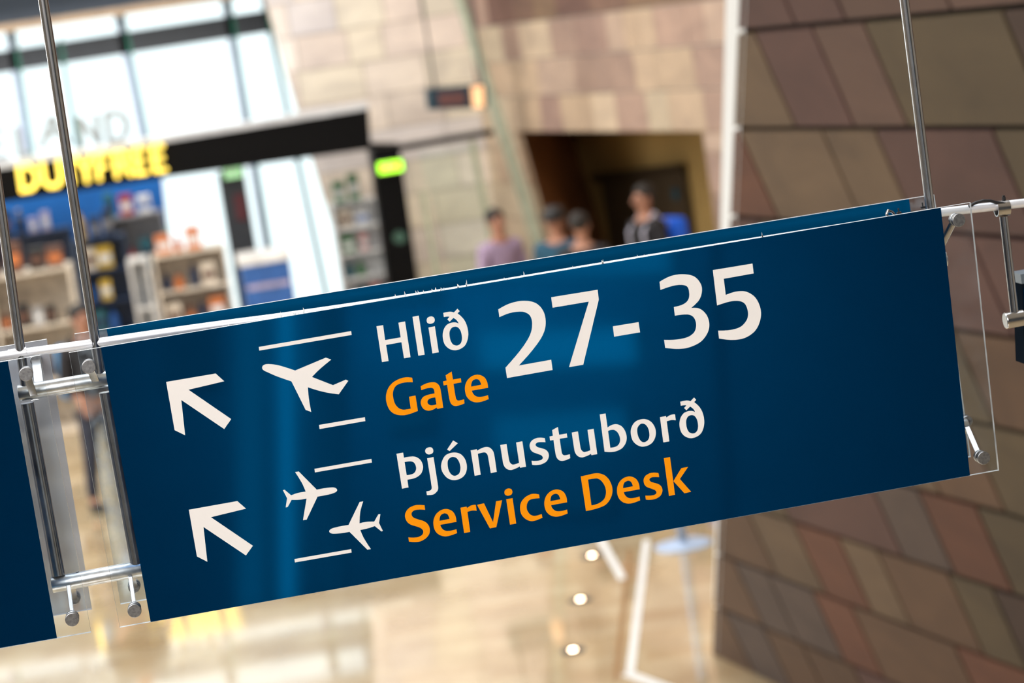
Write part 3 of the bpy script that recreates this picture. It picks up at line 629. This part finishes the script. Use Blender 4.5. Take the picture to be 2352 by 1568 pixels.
rail('top_rail', [(214, 788.5), (360, 767), (500, 747.5), (700, 721), (1000, 676), (1500, 593), (2050, 505), (2160, 488), (2352, 466), (2700, 425)], 'bright pale rail along the top of the large sign')
A, B = at(2160, 488, YM), at(2352, 466, YM)
bm = BM(); P = at(42, 812, YM); q = at(52, 810.5, YM); tube(bm, at(20, 815, YM), at(62, 808.5, YM), .0068, n=28); link('rail_sleeve', bm, 'alu', fr_, smooth=True)
# cross tube ends on the right, behind the panel
bm = BM(); tube(bm, at(2140, 600, YM), at(2172, 594, YM), .0102, n=30); link('cross_tube', bm, 'steel_mottled', fr_, smooth=True)
bm = BM(); tube(bm, at(2150, 990, YM), at(2222, 977, YM), .0102, n=30, bev=.001); link('cross_tube', bm, 'steel_mottled', fr_, smooth=True)
bm = BM(); tube(bm, at(2142, 520, YM), at(2206, 985, YM), .0062, n=28); link('lower_rod', bm, 'steel', fr_, smooth=True)
# cable and ties
def rail_pt(x, dy=0): return at(x, 818-.1487*x+ (952-818-.1487*900)*0 + dy, YM)
bm = BM(); poly_tube(bm, [at(2050, 510, YM-.004), at(2036, 492, YM-.004), at(2040, 483, YM-.004), at(2050, 487, YM-.004), at(2060, 499, YM-.004)], .0016)
tag(link('cable_loop', bm, 'steel', smooth=True), 'small bent wire loop sticking up over the sign top', 'wire')
bm = BM(); poly_tube(bm, [at(2225, 474, YM-.006), at(2240, 466, YM-.006), at(2258, 461, YM-.006), at(2275, 461, YM-.006), at(2288, 465, YM-.006), at(2310, 468, YM-.006)], .0021)
tag(link('black_cable', bm, 'rubber', smooth=True), 'short black cable lying along the rail beside the ring bracket', 'cable')
for x, y, w_ in ((2120, 476, 0), (2065, 489, 1)):
    bm = BM(); P = at(x, y, YM-.006); tube(bm, P, at(x-2, y-11, YM-.006), .0009, n=8); box(bm, P, (.006, .004, .003), bev=.0006)
    tag(link('cable_tie', bm, 'rubber'), 'black cable tie on the rail %s' % ('beside the right hanging rod' if not w_ else 'beside the wire loop'), 'cable tie', 'cable ties on the rail')

# ---- ring bracket and small cased sign at the right edge
YQ = 3.11
br_ = empty('bracket_rod', at(2322, 735, YQ), 'steel rod hanging from a ring collar on the rail at the right edge', 'bracket')
ringc = at(2302, 478, YM); ax = (B-A).normalized()
bm = BM(); tube(bm, ringc-ax*.0085, ringc+ax*.0085, .0105, n=36, caps=False); bmesh.ops.solidify(bm, geom=bm.faces[:], thickness=.0016)
link('ring_collar', bm, 'steel', br_, smooth=True)
bm = BM(); P = at(2306, 459, YM); tube(bm, P, P+Vector((0, 0, .004)), .0025, n=12); box(bm, P+Vector((0, 0, .004)), (.003, .003, .004))
link('set_screw', bm, 'rubber', br_)
bm = BM(); tube(bm, at(2305, 497, YM), at(2331, 722, YM), .0056, n=28); link('rod', bm, 'steel', br_, smooth=True)
k0, k1 = at(2308, 737, YM), at(2352, 729, YM)
bm = BM(); tube(bm, k0, k1, .0108, n=36, bev=.0014); link('end_knob', bm, 'steel', br_, smooth=True, sharp=.3)
cs = empty('cased_sign', at(2400, 840, 3.16), 'dark boxed sign with a grey top at the right edge of the picture', 'sign')
bm = BM(); prism(bm, [at(2347, 652, 3.16), at(2700, 592, 3.16), at(2720, 770, 3.16), at(2354, 836, 3.16)], (0, .036, 0)); link('case', bm, 'dark_panel', cs)
bm = BM(); prism(bm, [at(2344, 630, 3.158), at(2700, 570, 3.158), at(2700, 592, 3.158), at(2347, 652, 3.158)], (0, .04, 0)); link('top_cover', bm, 'grey_case', cs)
bm = BM(); prism(bm, [at(2352, 662, 3.157), at(2700, 602, 3.157), at(2716, 765, 3.157), at(2358, 826, 3.157)], (0, .003, 0)); link('face', bm, 'blue_film', cs)

# ------------------------------------------------------------------ floor things
def strip(p1, p2, w):
    a, b = atz(*p1), atz(*p2); d = (b-a).normalized(); s = Vector((-d.y, d.x, 0))*w/2; bm = BM(); prism(bm, [a-s+Vector((0, 0, .002)), b-s+Vector((0, 0, .002)), b+s+Vector((0, 0, .002)), a+s+Vector((0, 0, .002))], (0, 0, -.004)); return bm
struct('trim_8', strip((1485, 1240), (1447, 1548), .045), 'white_paint')
struct('trim_9', strip((1440, 1546), (1560, 1590), .07), 'white_paint')
struct('inlay_shadow_strip', strip((1448, 1262), (1415, 1560), .035), mat('inlay_shadow', (.36, .2, .08), .3))  # shadow beside the white line, laid down as a brown strip
struct('trim_11', strip((1372, 1225), (1430, 1330), .05), 'white_paint')
for i, (x, y) in enumerate(((1360, 1277), (1333, 1378), (1316, 1494))):
    P = atz(x, y)
    o = empty('floor_light', P, 'small round warm light sunk in the floor, %s' % ('furthest of the three', 'middle one of the three', 'nearest of the three')[i], 'light', 'row of lights sunk in the floor')
    bm = BM(); tube(bm, P+Vector((0, 0, -.01)), P+Vector((0, 0, .006)), .075, .07, n=28); link('ring', bm, 'slate', o, smooth=True)
    bm = BM(); tube(bm, P+Vector((0, 0, .004)), P+Vector((0, 0, .009)), .02, .017, n=20); link('lens', bm, 'lamp', o, smooth=True)
# stanchion
P = atz(1570, 1252)
st = empty('queue_post', P, 'pale steel barrier post on a round base beside the leaning stone wall', 'post')
bm = BM(); tube(bm, P, P+Vector((0, 0, .012)), .19, n=48, bev=.003); tube(bm, P+Vector((0, 0, .012)), P+Vector((0, 0, .03)), .16, .05, n=48); link('base', bm, mat('pale_steel', (.5, .64, .9), .4, .1), st, smooth=True)
bm = BM(); tube(bm, P+Vector((0, 0, .03)), P+Vector((0, 0, .92)), .03, n=28); link('pole', bm, mat('blue_steel', (.3, .38, .52), .3, .6), st, smooth=True)
bm = BM(); tube(bm, P+Vector((0, 0, .92)), P+Vector((0, 0, 1.0)), .04, n=28, bev=.004); link('belt_head', bm, 'black', st, smooth=True)

# ------------------------------------------------------------------ shop front
def tbox(name, x0, x1, y0, y1, z0, z1, m_, parent=None, **k):
    bm = BM(); box(bm, ((x0+x1)/2, (y0+y1)/2, (z0+z1)/2), (x1-x0, y1-y0, z1-z0), bev=k.pop('bev', 0)); return link(name, bm, m_, parent, **k)
sf = empty('shop_front', at(880, 640, YF), 'black shop fascia and pillar with yellow lit letters', 'shop front')
sf.location.z = 0
bm = yslab([(-1500, 633), (846, 250), (852, 342), (380, 408), (-1500, 696)], YF, .5); link('fascia', bm, 'black', sf)
bm = yslab([(-1500, 620), (846, 236), (846, 250), (-1500, 633)], YF-.05, .6); link('ledge', bm, mat('pale_ledge', (.6, .62, .66), .4), sf)
a, b = at(850, 330, YF), at(916, 330, YF); a2, b2 = at(893, 640, YF), at(960, 640, YF)
d1 = a2-a; d2 = b2-b
bm = BM(); prism(bm, [a, b, b+d2*((0-b.z)/d2.z), a+d1*((0-a.z)/d1.z)], (0, .4, 0)); pl = link('pillar', bm, 'black', sf)
bm = BM(); Pn = at(918, 545, YF-.02); tube(bm, Pn, Pn+Vector((0, .03, 0)), .07, n=24); link('pillar_badge', bm, mat('badge_green', (.05, .12, .09), .4), pl)
# second post
a, b = at(500, 400, YF+.3), at(560, 392, YF+.3); d1 = at(540, 640, YF+.3)-a
bm = BM(); prism(bm, [a, b, b+d1*((0-b.z)/d1.z), a+d1*((0-a.z)/d1.z)], (0, .3, 0)); pl2 = link('inner_post', bm, 'slate', sf)
bm = BM(); Pn = at(553, 475, YF+.28); box(bm, Pn, (.12, .03, .3), bev=.01); link('red_notice', bm, mat('dull_red', (.09, .012, .02), .5), pl2)
# yellow lettering: hand drawn strokes, each letter its own part
def stroke_letter(ch, x0, x1, ytop0, ybot0, mt, parent, Y, sw, dep=.08, name='letter'):
    """letter box given by its four image corners"""
    T = {'D': [[(0, 0), (0, 1), (.55, 1), (.95, .75), (.95, .25), (.55, 0), (0, 0)]], 'U': [[(0, 1), (0, .25), (.25, 0), (.7, 0), (.95, .25), (.95, 1)]],
         'T': [[(0, 1), (1, 1)], [(.5, 1), (.5, 0)]], 'Y': [[(0, 1), (.5, .5), (1, 1)], [(.5, .5), (.5, 0)]], 'F': [[(.9, 1), (0, 1), (0, 0)], [(0, .52), (.75, .52)]],
         'R': [[(0, 0), (0, 1), (.65, 1), (.9, .78), (.65, .52), (0, .52)], [(.5, .52), (.95, 0)]], 'E': [[(.9, 1), (0, 1), (0, 0), (.9, 0)], [(0, .52), (.75, .52)]],
         'A': [[(0, 0), (.5, 1), (1, 0)], [(.2, .38), (.8, .38)]], 'N': [[(0, 0), (0, 1), (.95, 0), (.95, 1)]], 'L': [[(0, 1), (0, 0), (.85, 0)]]}[ch]
    TL, TR_, BL = at(x0[0], x0[1], Y), at(x1[0], x1[1], Y), at(x0[0]+ybot0[0], x0[1]+ybot0[1], Y)
    ex = TR_-TL; ez = TL-BL; bm = BM()
    for s in T:
        poly_tube(bm, [BL+ex*p[0]+ez*p[1]+Vector((0, -.05, 0)) for p in s], sw, n=10)
        for p in (s[0], s[-1]): bmesh.ops.create_uvsphere(bm, u_segments=10, v_segments=6, radius=sw, matrix=Matrix.Translation(BL+ex*p[0]+ez*p[1]+Vector((0, -.05, 0))))
    return link(name, bm, mt, parent, smooth=True)
xs_ = [(44, 82), (97, 137), (146, 172), (178, 208), (221, 246), (262, 294), (307, 331), (349, 375)]
for ch, (xa, xb) in zip('DUTYFREE', xs_):
    yt = 384-.148*(xa-45)
    stroke_letter(ch, (xa, yt), (xb, yt-.148*(xb-xa)), None, (8, 53), 'neon', sf, YF-.06, .023, name='neon_letter')
# pale letters standing on the ledge
wl = empty('word_sign', at(60, 380, YF+.2), 'pale grey capital letters ELAND standing on the ledge over the shop', 'sign')
for ch, xa, xb in (('E', -22, 10), ('L', 38, 62), ('A', 88, 148), ('N', 180, 222), ('D', 244, 288)):
    yt = 300-.158*xa if ch != 'A' else 286-.158*xa*.95
    stroke_letter(ch, (xa, yt), (xb, yt-.158*(xb-xa)), None, (9, 62), 'letter_grey', wl, YF+.15, .034)
# exit signs
def exit_sign(x, y, w_, h_, mt, label, Y):
    P = at(x, y, Y); o = empty('exit_sign', P, label, 'exit sign')
    bm = BM(); box(bm, P+Vector((0, .03, 0)), (w_+.04, .05, h_+.04), bev=.01); link('housing', bm, 'slate', o)
    bm = BM(); box(bm, P, (w_, .012, h_), bev=.004); link('lit_face', bm, mt, o)
    bm = BM(); bx = P+Vector((-w_*.15, -.008, 0))                              # running figure and arrow
    box(bm, bx+Vector((0, 0, h_*.0)), (.03, .004, h_*.35)); tube(bm, bx+Vector((.01, -.002, h_*.27)), bx+Vector((.01, .002, h_*.27)), .014, n=12)
    box(bm, bx+Vector((w_*.3, 0, 0)), (w_*.22, .004, .016)); box(bm, bx+Vector((w_*.38, 0, .0)), (.016, .004, h_*.3)); link('pictogram', bm, 'white_paint', o)
exit_sign(897, 383, .27, .12, 'exit', 'bright green lit exit sign on the black shop pillar', YF-.12)
exit_sign(535, 396, .2, .12, 'exit_pale', 'pale green exit sign on the inner dark post', YF+.14)

# glass screen right of the pillar
gs = empty('glass_screen', at(1000, 640, 26.9), 'glass screen under a thin black bar beside the pale wall', 'screen'); gs.location.z = 0
bm = yslab([(856, 343), (1132, 296), (1134, 310), (858, 358)], 26.6, .12); link('top_bar', bm, 'black', gs)
def down(p1, p2, wpx, Y, m_, nm):
    a, b = at(*p1, Y), at(*p2, Y); lo = edge_pt(a, b-a, 0); ww = wpx*Y/5600; bm = BM(); prism(bm, [a, a+Vector((ww, 0, 0)), lo+Vector((ww, 0, 0)), lo], (0, .06, 0)); return link(nm, bm, m_, gs)
gm = mat('pale_green_post', srgb(165, 172, 150), .3)
down((1078, 325), (1125, 560), 14, 26.65, gm, 'glass_post'); down((965, 440), (1000, 640), 12, 26.65, gm, 'glass_post')
a, b = at(960, 350, 26.7), at(1085, 330, 26.7)
bm = BM(); prism(bm, [a, b, Vector((b.x+.25, b.y, 0.0)), Vector((a.x+.25, a.y, 0.0))], (0, .02, 0)); link('pane', bm, 'glass', gs)

# hanging display box near the mullion
P = at(1050, 225, 24.5); hd = empty('hanging_display', P, 'dark blue hanging display box with an amber lit end', 'display')
bm = BM(); prism(bm, [at(982, 205, 24.5), at(1118, 192, 24.5), at(1122, 248, 24.5), at(988, 252, 24.5)], (0, .3, 0)); cse = link('case', bm, mat('deep_teal', (.006, .035, .06), .4), hd)
bm = BM(); prism(bm, [at(1082, 199, 24.47), at(1110, 196, 24.47), at(1113, 246, 24.47), at(1087, 248, 24.47)], (0, .03, 0)); link('lit_panel', bm, 'led', hd)
bm = BM(); prism(bm, [at(1004, 215, 24.48), at(1066, 209, 24.48), at(1070, 240, 24.48), at(1010, 244, 24.48)], (0, .02, 0)); link('screen', bm, mat('dim_text', (.12, .05, .05), .4), hd)
for x in (1000, 1112):
    a = at(x, 205, 24.6); bm = BM(); tube(bm, a+Vector((0, .03, 0)), Vector((a.x, a.y+.03, 7.5)), .012, n=10); link('hanger_rod', bm, 'slate', hd)
# dark doorway in the portal
pn = empty('portal_door', atp(1480, 560, M0-NM*1.45, NM), 'dark doorway frame inside the olive portal', 'door'); pn.location.z = 0
Pq = M0-NM*1.45
def pq(x, y, off=0): return atp(x, y, Pq+NM*off, NM)
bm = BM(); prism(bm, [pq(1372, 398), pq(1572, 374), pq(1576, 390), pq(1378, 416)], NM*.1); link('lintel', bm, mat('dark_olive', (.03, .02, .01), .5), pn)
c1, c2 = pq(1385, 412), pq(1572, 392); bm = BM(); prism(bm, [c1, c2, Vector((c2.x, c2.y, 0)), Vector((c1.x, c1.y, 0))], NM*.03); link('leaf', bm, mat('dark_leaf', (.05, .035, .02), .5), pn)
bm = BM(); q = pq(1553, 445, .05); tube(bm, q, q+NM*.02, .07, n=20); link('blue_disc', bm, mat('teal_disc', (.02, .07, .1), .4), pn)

# ------------------------------------------------------------------ shop interior
colors = {'red': (.35, .03, .03), 'orange': (.6, .18, .05), 'cream': (.7, .62, .52), 'white': (.8, .82, .84), 'teal': (.02, .12, .16), 'navy': (.012, .03, .08), 'black': (.01, .01, .012), 'green': (.06, .2, .08), 'lilac': (.45, .4, .55), 'pink': (.6, .3, .3), 'yellow': (.6, .4, .05), 'blue': (.03, .12, .4), 'brown': (.12, .05, .03), 'grey': (.3, .3, .32)}
for k, v in colors.items(): M['p_'+k] = mat('pack_'+k, v, .45, var=.25, scale=12)
bm = yslab([(-1500, 696), (372, 408), (385, 520), (-1500, 812)], YF+2.0, .1); tag(link('blue_poster_wall', bm, 'blue_wall'), 'bright blue panel wall under the yellow shop letters', 'wall panel')
SHN = {}
def shelf_unit(x0, x1, ytop, Y, dep, levels, mt, label, pal_, cat='shelf unit', name='shelf_unit', group=None, top_items=True, px_items=None, base=0):
    """x0,x1 image columns at the top, ytop image row of the top at x0"""
    A = at(x0, ytop, Y); B = at(x1, ytop-.158*(x1-x0), Y); xa, xb, zt = A.x, B.x, A.z
    o = empty(name, ((xa+xb)/2, Y+dep/2, 0), label, cat, 'shop shelving')
    t = .03
    tbox('side_panel', xa, xa+t, Y, Y+dep, 0, zt, mt, o); tbox('side_panel', xb-t, xb, Y, Y+dep, 0, zt, mt, o)
    tbox('back_board', xa+t, xb-t, Y+dep-t, Y+dep, 0, zt, mt, o)
    zz = [zt*(i/levels) for i in range(levels+1)]
    for i, z in enumerate(zz):
        tbox('shelf_board', xa+t, xb-t, Y, Y+dep-t, max(0, z-t), max(t, z), mt, o)
    for i, z in enumerate(zz[:-1] + ([zt] if top_items else [])):
        z = max(t, z)
        if z < .5: continue
        cnt = 0; x = xa+t+.03; room = (zt/levels-.1) if i < levels else .32
        while x < xb-t-.18:
            w_ = random.uniform(.08, .17); h_ = min(room, random.uniform(.16, .34)); c = random.choice(pal_)
            kind = random.choice(('bottle', 'carton', 'carton')); yy = Y+.06+w_/2
            nm = kind
            bm = BM()
            if kind == 'bottle':
                r = min(.05, w_/2.2)
                tube(bm, (0, 0, 0), (0, 0, h_*.62), r, n=14); tube(bm, (0, 0, h_*.62), (0, 0, h_*.76), r, r*.4, n=14); tube(bm, (0, 0, h_*.76), (0, 0, h_*.94), r*.4, n=14)
                q = link('bottle', bm, 'p_'+c, smooth=True)
                bm = BM(); tube(bm, (0, 0, h_*.94), (0, 0, h_), r*.5, n=12); cp = link('cap', bm, 'p_black' if c != 'black' else 'p_yellow'); cp.parent = q
                w_ = 2*r
            else:
                box(bm, (0, 0, h_/2), (w_, min(w_, .14), h_), bev=.004); q = link('carton', bm, 'p_'+c)
                bm = BM(); box(bm, (0, -min(w_, .14)/2, h_*.45), (w_*.8, .004, h_*.35)); lb = link('front_label', bm, {'white': 'p_blue', 'cream': 'p_brown', 'black': 'p_brown', 'navy': 'p_grey', 'teal': 'p_navy', 'brown': 'p_orange'}.get(c, 'p_white')); lb.parent = q
            q.location = (x+w_/2, yy, z+.001)
            cnt += 1
            lev = 'top' if i == levels else ('highest shelf' if i == levels-1 else ('second shelf' if i == levels-2 else ('third shelf' if i == levels-3 else 'lower shelf')))
            tag(q, '%s %s on the %s of the %s, %s from left' % (c, nm, lev, SHN[name+str(x0)], ('first', 'second', 'third', 'fourth', 'fifth', 'sixth', 'seventh', 'eighth', 'ninth', 'tenth', 'eleventh', 'twelfth')[min(cnt-1, 11)]), nm, 'goods on the %s' % SHN[name+str(x0)])
            x += w_+random.uniform(.015, .07)
    return o
def su(nick, *a, **k):
    SHN[k.get('name', 'shelf_unit')+str(a[0])] = nick; return shelf_unit(*a, **k)
su('dark wall shelving', -60, 160, 556, 28.2, .4, 3, 'p_navy', 'dark shelving below the blue wall at the left edge', ['navy', 'teal', 'black', 'grey', 'cream', 'lilac'])
su('tall dark shelving', 168, 285, 556, 27.6, .4, 5, 'p_navy', 'tall dark shelving between blue wall and white gondola', ['teal', 'navy', 'cream', 'pink', 'black', 'blue', 'yellow'])
su('shelf by the window', 232, 372, 505, 28.6, .35, 3, 'p_grey', 'shelving under the blue wall beside the bright doorway', ['red', 'lilac', 'teal', 'red', 'white', 'grey'])
su('white gondola', 348, 515, 590, 26.2, .5, 4, 'p_cream', 'white gondola with orange and brown goods beside the inner post', ['orange', 'brown', 'red', 'cream', 'navy', 'lilac'])
su('narrow white display', 292, 338, 600, 26.3, .5, 3, 'p_white', 'narrow white display next to the wider gondola', ['cream', 'pink', 'green'])
su('low wooden counter', -30, 160, 640, 25.4, .6, 3, 'p_cream', 'low pale counter with dark goods at the left edge', ['black', 'brown', 'black', 'grey'])
su('pale wall rack', 758, 865, 470, 27.6, .35, 6, 'p_white', 'pale rack of small goods behind the black pillar', ['cream', 'white', 'pink', 'teal', 'green', 'white', 'red'])
# blue and white chest between the post and the window
A, B = at(548, 588, 25.8), at(660, 570, 25.8)
ch = empty('display_chest', ((A.x+B.x)/2, 26.1, 0), 'blue and white boxy display chest beside the inner dark post', 'chest')
tbox('body', A.x, B.x, 25.8, 26.5, 0, A.z-.12, 'p_blue', ch, bev=.01); tbox('lid', A.x-.02, B.x+.02, 25.78, 26.52, A.z-.12, A.z-.02, 'p_white', ch, bev=.01)
for i in range(3):
    z = (A.z-.2)*(.9-.2*i); tbox('stripe', A.x+.03, B.x-.03, 25.785, 25.8, z-.05, z, 'p_lilac', ch)
# ------------------------------------------------------------------ people
def skin_obj(name, verts, edges, radii, mt, root=0, sub=2):
    me = bpy.data.meshes.new(name); me.from_pydata([Vector(v) for v in verts], edges, []); o = bpy.data.objects.new(name, me); COL.objects.link(o)
    md = o.modifiers.new('s', 'SKIN')
    for i, sv in enumerate(me.skin_vertices[0].data):
        r = radii[i]; sv.radius = r if isinstance(r, tuple) else (r, r); sv.use_root = (i == root)
    md.use_smooth_shade = True; sb = o.modifiers.new('b', 'SUBSURF'); sb.levels = sub; sb.render_levels = sub
    dg = bpy.context.evaluated_depsgraph_get(); m2 = bpy.data.meshes.new_from_object(o.evaluated_get(dg)); m2.name = name
    bpy.data.objects.remove(o)
    m2.materials.clear(); m2.materials.append(M[mt] if isinstance(mt, str) else mt)
    q = bpy.data.objects.new(name, m2); COL.objects.link(q); return q
def person(P, yaw, label, top, legs, hat=None, bag=None, H=1.75, armbend=.5, shoes='p_black', stride=.12, headtilt=0):
    root = bpy.data.objects.new('person', None); COL.objects.link(root); tag(root, label, 'person'); root.location = P; root.rotation_euler = (0, 0, yaw)
    k = H/1.75
    V, E, Rr = [], [], []
    def add(p, r, c=None):
        V.append(Vector(p)*k); Rr.append(tuple(x*k for x in r) if isinstance(r, tuple) else r*k)
        if c is not None: E.append((c, len(V)-1))
        return len(V)-1
    pel = add((0, 0, .95), (.15, .1)); wst = add((0, 0, 1.1), (.13, .09), pel); chs = add((0, .0, 1.3), (.16, .105), wst); shb = add((0, 0, 1.42), (.12, .08), chs)
    nk = add((0, -.01, 1.5), .05, shb); hd1 = add((0, -.015, 1.585), (.07, .085), nk); hd2 = add((0, -.015, 1.66), (.075, .095), hd1); add((0, -.01, 1.715), (.055, .07), hd2)
    chains = {}
    for s in (-1, 1):
        hip = add((s*.09, 0, .88), .085, pel); kn = add((s*.1, -stride*s*.6-.02, .5), .058, hip); an = add((s*.1, stride*s*-1+.03, .1), .038, kn); add((s*.11, stride*-s-.1, .04), .036, an)
        sh = add((s*.19, 0, 1.4), .058, shb); el = add((s*.25, .04-armbend*.1, 1.12), .042, sh); wr = add((s*.23, -.06-armbend*.28, .93+armbend*.16), .028, el)
        pm = add((s*.225, -.1-armbend*.33, .87+armbend*.15), (.024, .036), wr); chains[s] = (el, wr, pm)
    body = skin_obj('body', V, E, Rr, 'skin', 0, 1); body.parent = root
    for s in (-1, 1):
        el, wr, pm = chains[s]; d = (V[pm]-V[wr]).normalized(); sd = Vector((0, 1, 0)).cross(d).normalized()
        FV, FE, FR = [V[pm]], [], [.014*k]
        for j, (off, ln) in enumerate(((-.03, .06), (-.011, .075), (.009, .082), (.028, .074))):
            b = V[pm]+sd*0+Vector((0, 0, 1))*off*0.3+Vector((1, 0, 0))*off*.9+d*.03
            a = len(FV); FV += [b, b+d*ln*.5*k, b+d*ln*.85*k+Vector((0, .012, -.012))]; FR += [.0095*k, .009*k, .008*k]; FE += [(0, a), (a, a+1), (a+1, a+2)]
        a = len(FV); tb = V[pm]+Vector((-s*.03, -.01, .012)); FV += [tb, tb+d*.045*k+Vector((-s*.015, 0, 0))]; FR += [.011*k, .009*k]; FE += [(0, a), (a, a+1)]
        h = skin_obj('hand', FV, FE, FR, 'skin', 0, 1); h.parent = root
    # clothes
    TV, TE, TR2 = [], [], []
    def addt(p, r, c=None):
        TV.append(Vector(p)*k); TR2.append(tuple(x*k for x in r) if isinstance(r, tuple) else r*k)
        if c is not None: TE.append((c, len(TV)-1))
        return len(TV)-1
    a = addt((0, 0, .93), (.18, .13)); b = addt((0, 0, 1.1), (.165, .12), a); c = addt((0, 0, 1.3), (.19, .13), b); d_ = addt((0, 0, 1.43), (.16, .11), c); addt((0, -.005, 1.49), .085, d_)
    for s in (-1, 1):
        sh = addt((s*.19, 0, 1.4), .075, d_); el = addt((s*.25, .04-armbend*.1, 1.12), .06, sh); addt((s*.232, -.045-armbend*.25, .95+armbend*.15), .044, el)
    t = skin_obj('jacket', TV, TE, TR2, top, 0, 1); t.parent = root
    LV = [Vector((0, 0, .96))*k]; LE = []; LR = [(.17*k, .12*k)]
    for s in (-1, 1):
        i = len(LV); LV += [Vector((s*.09, 0, .85))*k, Vector((s*.1, -stride*s*.6-.02, .5))*k, Vector((s*.1, stride*-s+.03, .11))*k]; LR += [.1*k, .075*k, .055*k]; LE += [(0, i), (i, i+1), (i+1, i+2)]
    t = skin_obj('trousers', LV, LE, LR, legs, 0, 1); t.parent = root
    for s in (-1, 1):
        bm = BM(); bmesh.ops.create_uvsphere(bm, u_segments=16, v_segments=10, radius=1, matrix=Matrix.Translation(Vector((s*.105, stride*-s-.04, .045))*k) @ Matrix.Diagonal((.05*k, .14*k, .045*k, 1)))
        t = link('shoe', bm, shoes, smooth=True); t.parent = root
    # head details
    bm = BM(); bmesh.ops.create_uvsphere(bm, u_segments=20, v_segments=14, radius=1, matrix=Matrix.Translation(Vector((0, .018, 1.69))*k) @ Matrix.Diagonal((.09*k, .108*k, .088*k, 1)))
    bmesh.ops.bisect_plane(bm, geom=bm.verts[:]+bm.edges[:]+bm.faces[:], plane_co=Vector((0, -.03, 1.66))*k, plane_no=(0, -.8, -.6), clear_outer=True)
    bmesh.ops.holes_fill(bm, edges=[e for e in bm.edges if e.is_boundary]); t = link('hair', bm, 'hair', smooth=True); t.parent = root
    bm = BM(); tube(bm, Vector((0, -.1, 1.655))*k, Vector((0, -.125, 1.62))*k, .008*k, .015*k, n=10); t = link('nose', bm, 'skin', smooth=True); t.parent = root
    for s in (-1, 1):
        bm = BM(); bmesh.ops.create_uvsphere(bm, u_segments=10, v_segments=8, radius=.011*k, matrix=Matrix.Translation(Vector((s*.03, -.095, 1.655))*k)); t = link('eye', bm, 'p_black', smooth=True); t.parent = root
        bm = BM(); bmesh.ops.create_uvsphere(bm, u_segments=10, v_segments=8, radius=1, matrix=Matrix.Translation(Vector((s*.082, 0, 1.64))*k) @ Matrix.Diagonal((.01, .018, .03, 1))); t = link('ear', bm, 'skin', smooth=True); t.parent = root
    bm = BM(); box(bm, Vector((0, -.1, 1.59))*k, (.045*k, .012, .008), bev=.003); t = link('mouth', bm, 'p_brown'); t.parent = root
    if hat:
        bm = BM(); bmesh.ops.create_uvsphere(bm, u_segments=20, v_segments=14, radius=1, matrix=Matrix.Translation(Vector((0, .0, 1.71))*k) @ Matrix.Diagonal((.105*k, .12*k, .085*k, 1))); bmesh.ops.create_cone(bm, cap_ends=True, segments=20, radius1=.1*k, radius2=.09*k, depth=.012, matrix=Matrix.Translation(Vector((0, -.08, 1.69))*k)); t = link('cap', bm, hat, smooth=True); t.parent = root
    if bag:
        Bg = bpy.data.objects.new('backpack', None)
        bm = BM(); box(bm, Vector((0, .25, 1.2))*k, (.32*k, .18*k, .46*k), bev=.05*k)
        bgo = link('backpack', bm, bag[0], smooth=True); bgo.location = P; bgo.rotation_euler = (0, 0, yaw); tag(bgo, bag[1], 'bag')
        for s in (-1, 1):
            bm = BM(); poly_tube(bm, [Vector((s*.1, .15, 1.38))*k, Vector((s*.11, .02, 1.51))*k, Vector((s*.12, -.13, 1.36))*k, Vector((s*.13, -.12, 1.15))*k, Vector((s*.14, .12, 1.02))*k], .013*k, n=8); t = link('strap', bm, bag[2] if len(bag) > 2 else bag[0], smooth=True); t.parent = bgo
        bpy.data.objects.remove(Bg)
    return root
def head_at(px, py, H=1.75): # ground point whose standing head centre is seen at px, py
    q = atz(px, py, H*.94); return Vector((q.x, q.y, 0))
M['cl_lilac'] = mat('lilac_shirt', srgb(160, 140, 170), .8); M['cl_teal'] = mat('teal_jacket', srgb(25, 75, 100), .8); M['cl_dark'] = mat('dark_jacket', srgb(28, 26, 32), .8)
M['cl_blue'] = mat('vivid_blue_bag', srgb(20, 100, 235), .6); M['cl_white'] = mat('pale_strap', srgb(200, 200, 220), .6); M['cl_jean'] = mat('dark_jeans', srgb(40, 45, 65), .8); M['cl_sky'] = mat('sky_blue_bag', srgb(70, 130, 180), .7)
person(head_at(1140, 515, 1.72), .5, 'person in a lilac shirt beside the leaning pale mullion', 'cl_lilac', 'cl_dark')
person(head_at(1275, 510, 1.74), -.6, 'person in a black cap and teal jacket in front of the portal', 'cl_teal', 'cl_jean', hat='p_black')
person(head_at(1335, 540, 1.66), 2.7, 'person in dark clothes close behind the one with the cap', 'cl_dark', 'cl_dark')
person(head_at(1478, 455, 1.82), -1.2, 'person in a black jacket carrying a vivid blue backpack', 'cl_dark', 'cl_jean', bag=('cl_blue', 'vivid blue backpack on the back of the person in a black jacket', 'cl_white'), H=1.82)
q = atz(262, 1172); person(Vector((q.x, q.y, 0)), .5, 'person in dark clothes standing behind the gap between the blue signs', 'cl_dark', 'cl_jean', bag=('cl_sky', 'sky blue bag carried by the person behind the gap between the signs', 'cl_dark'), H=1.74)
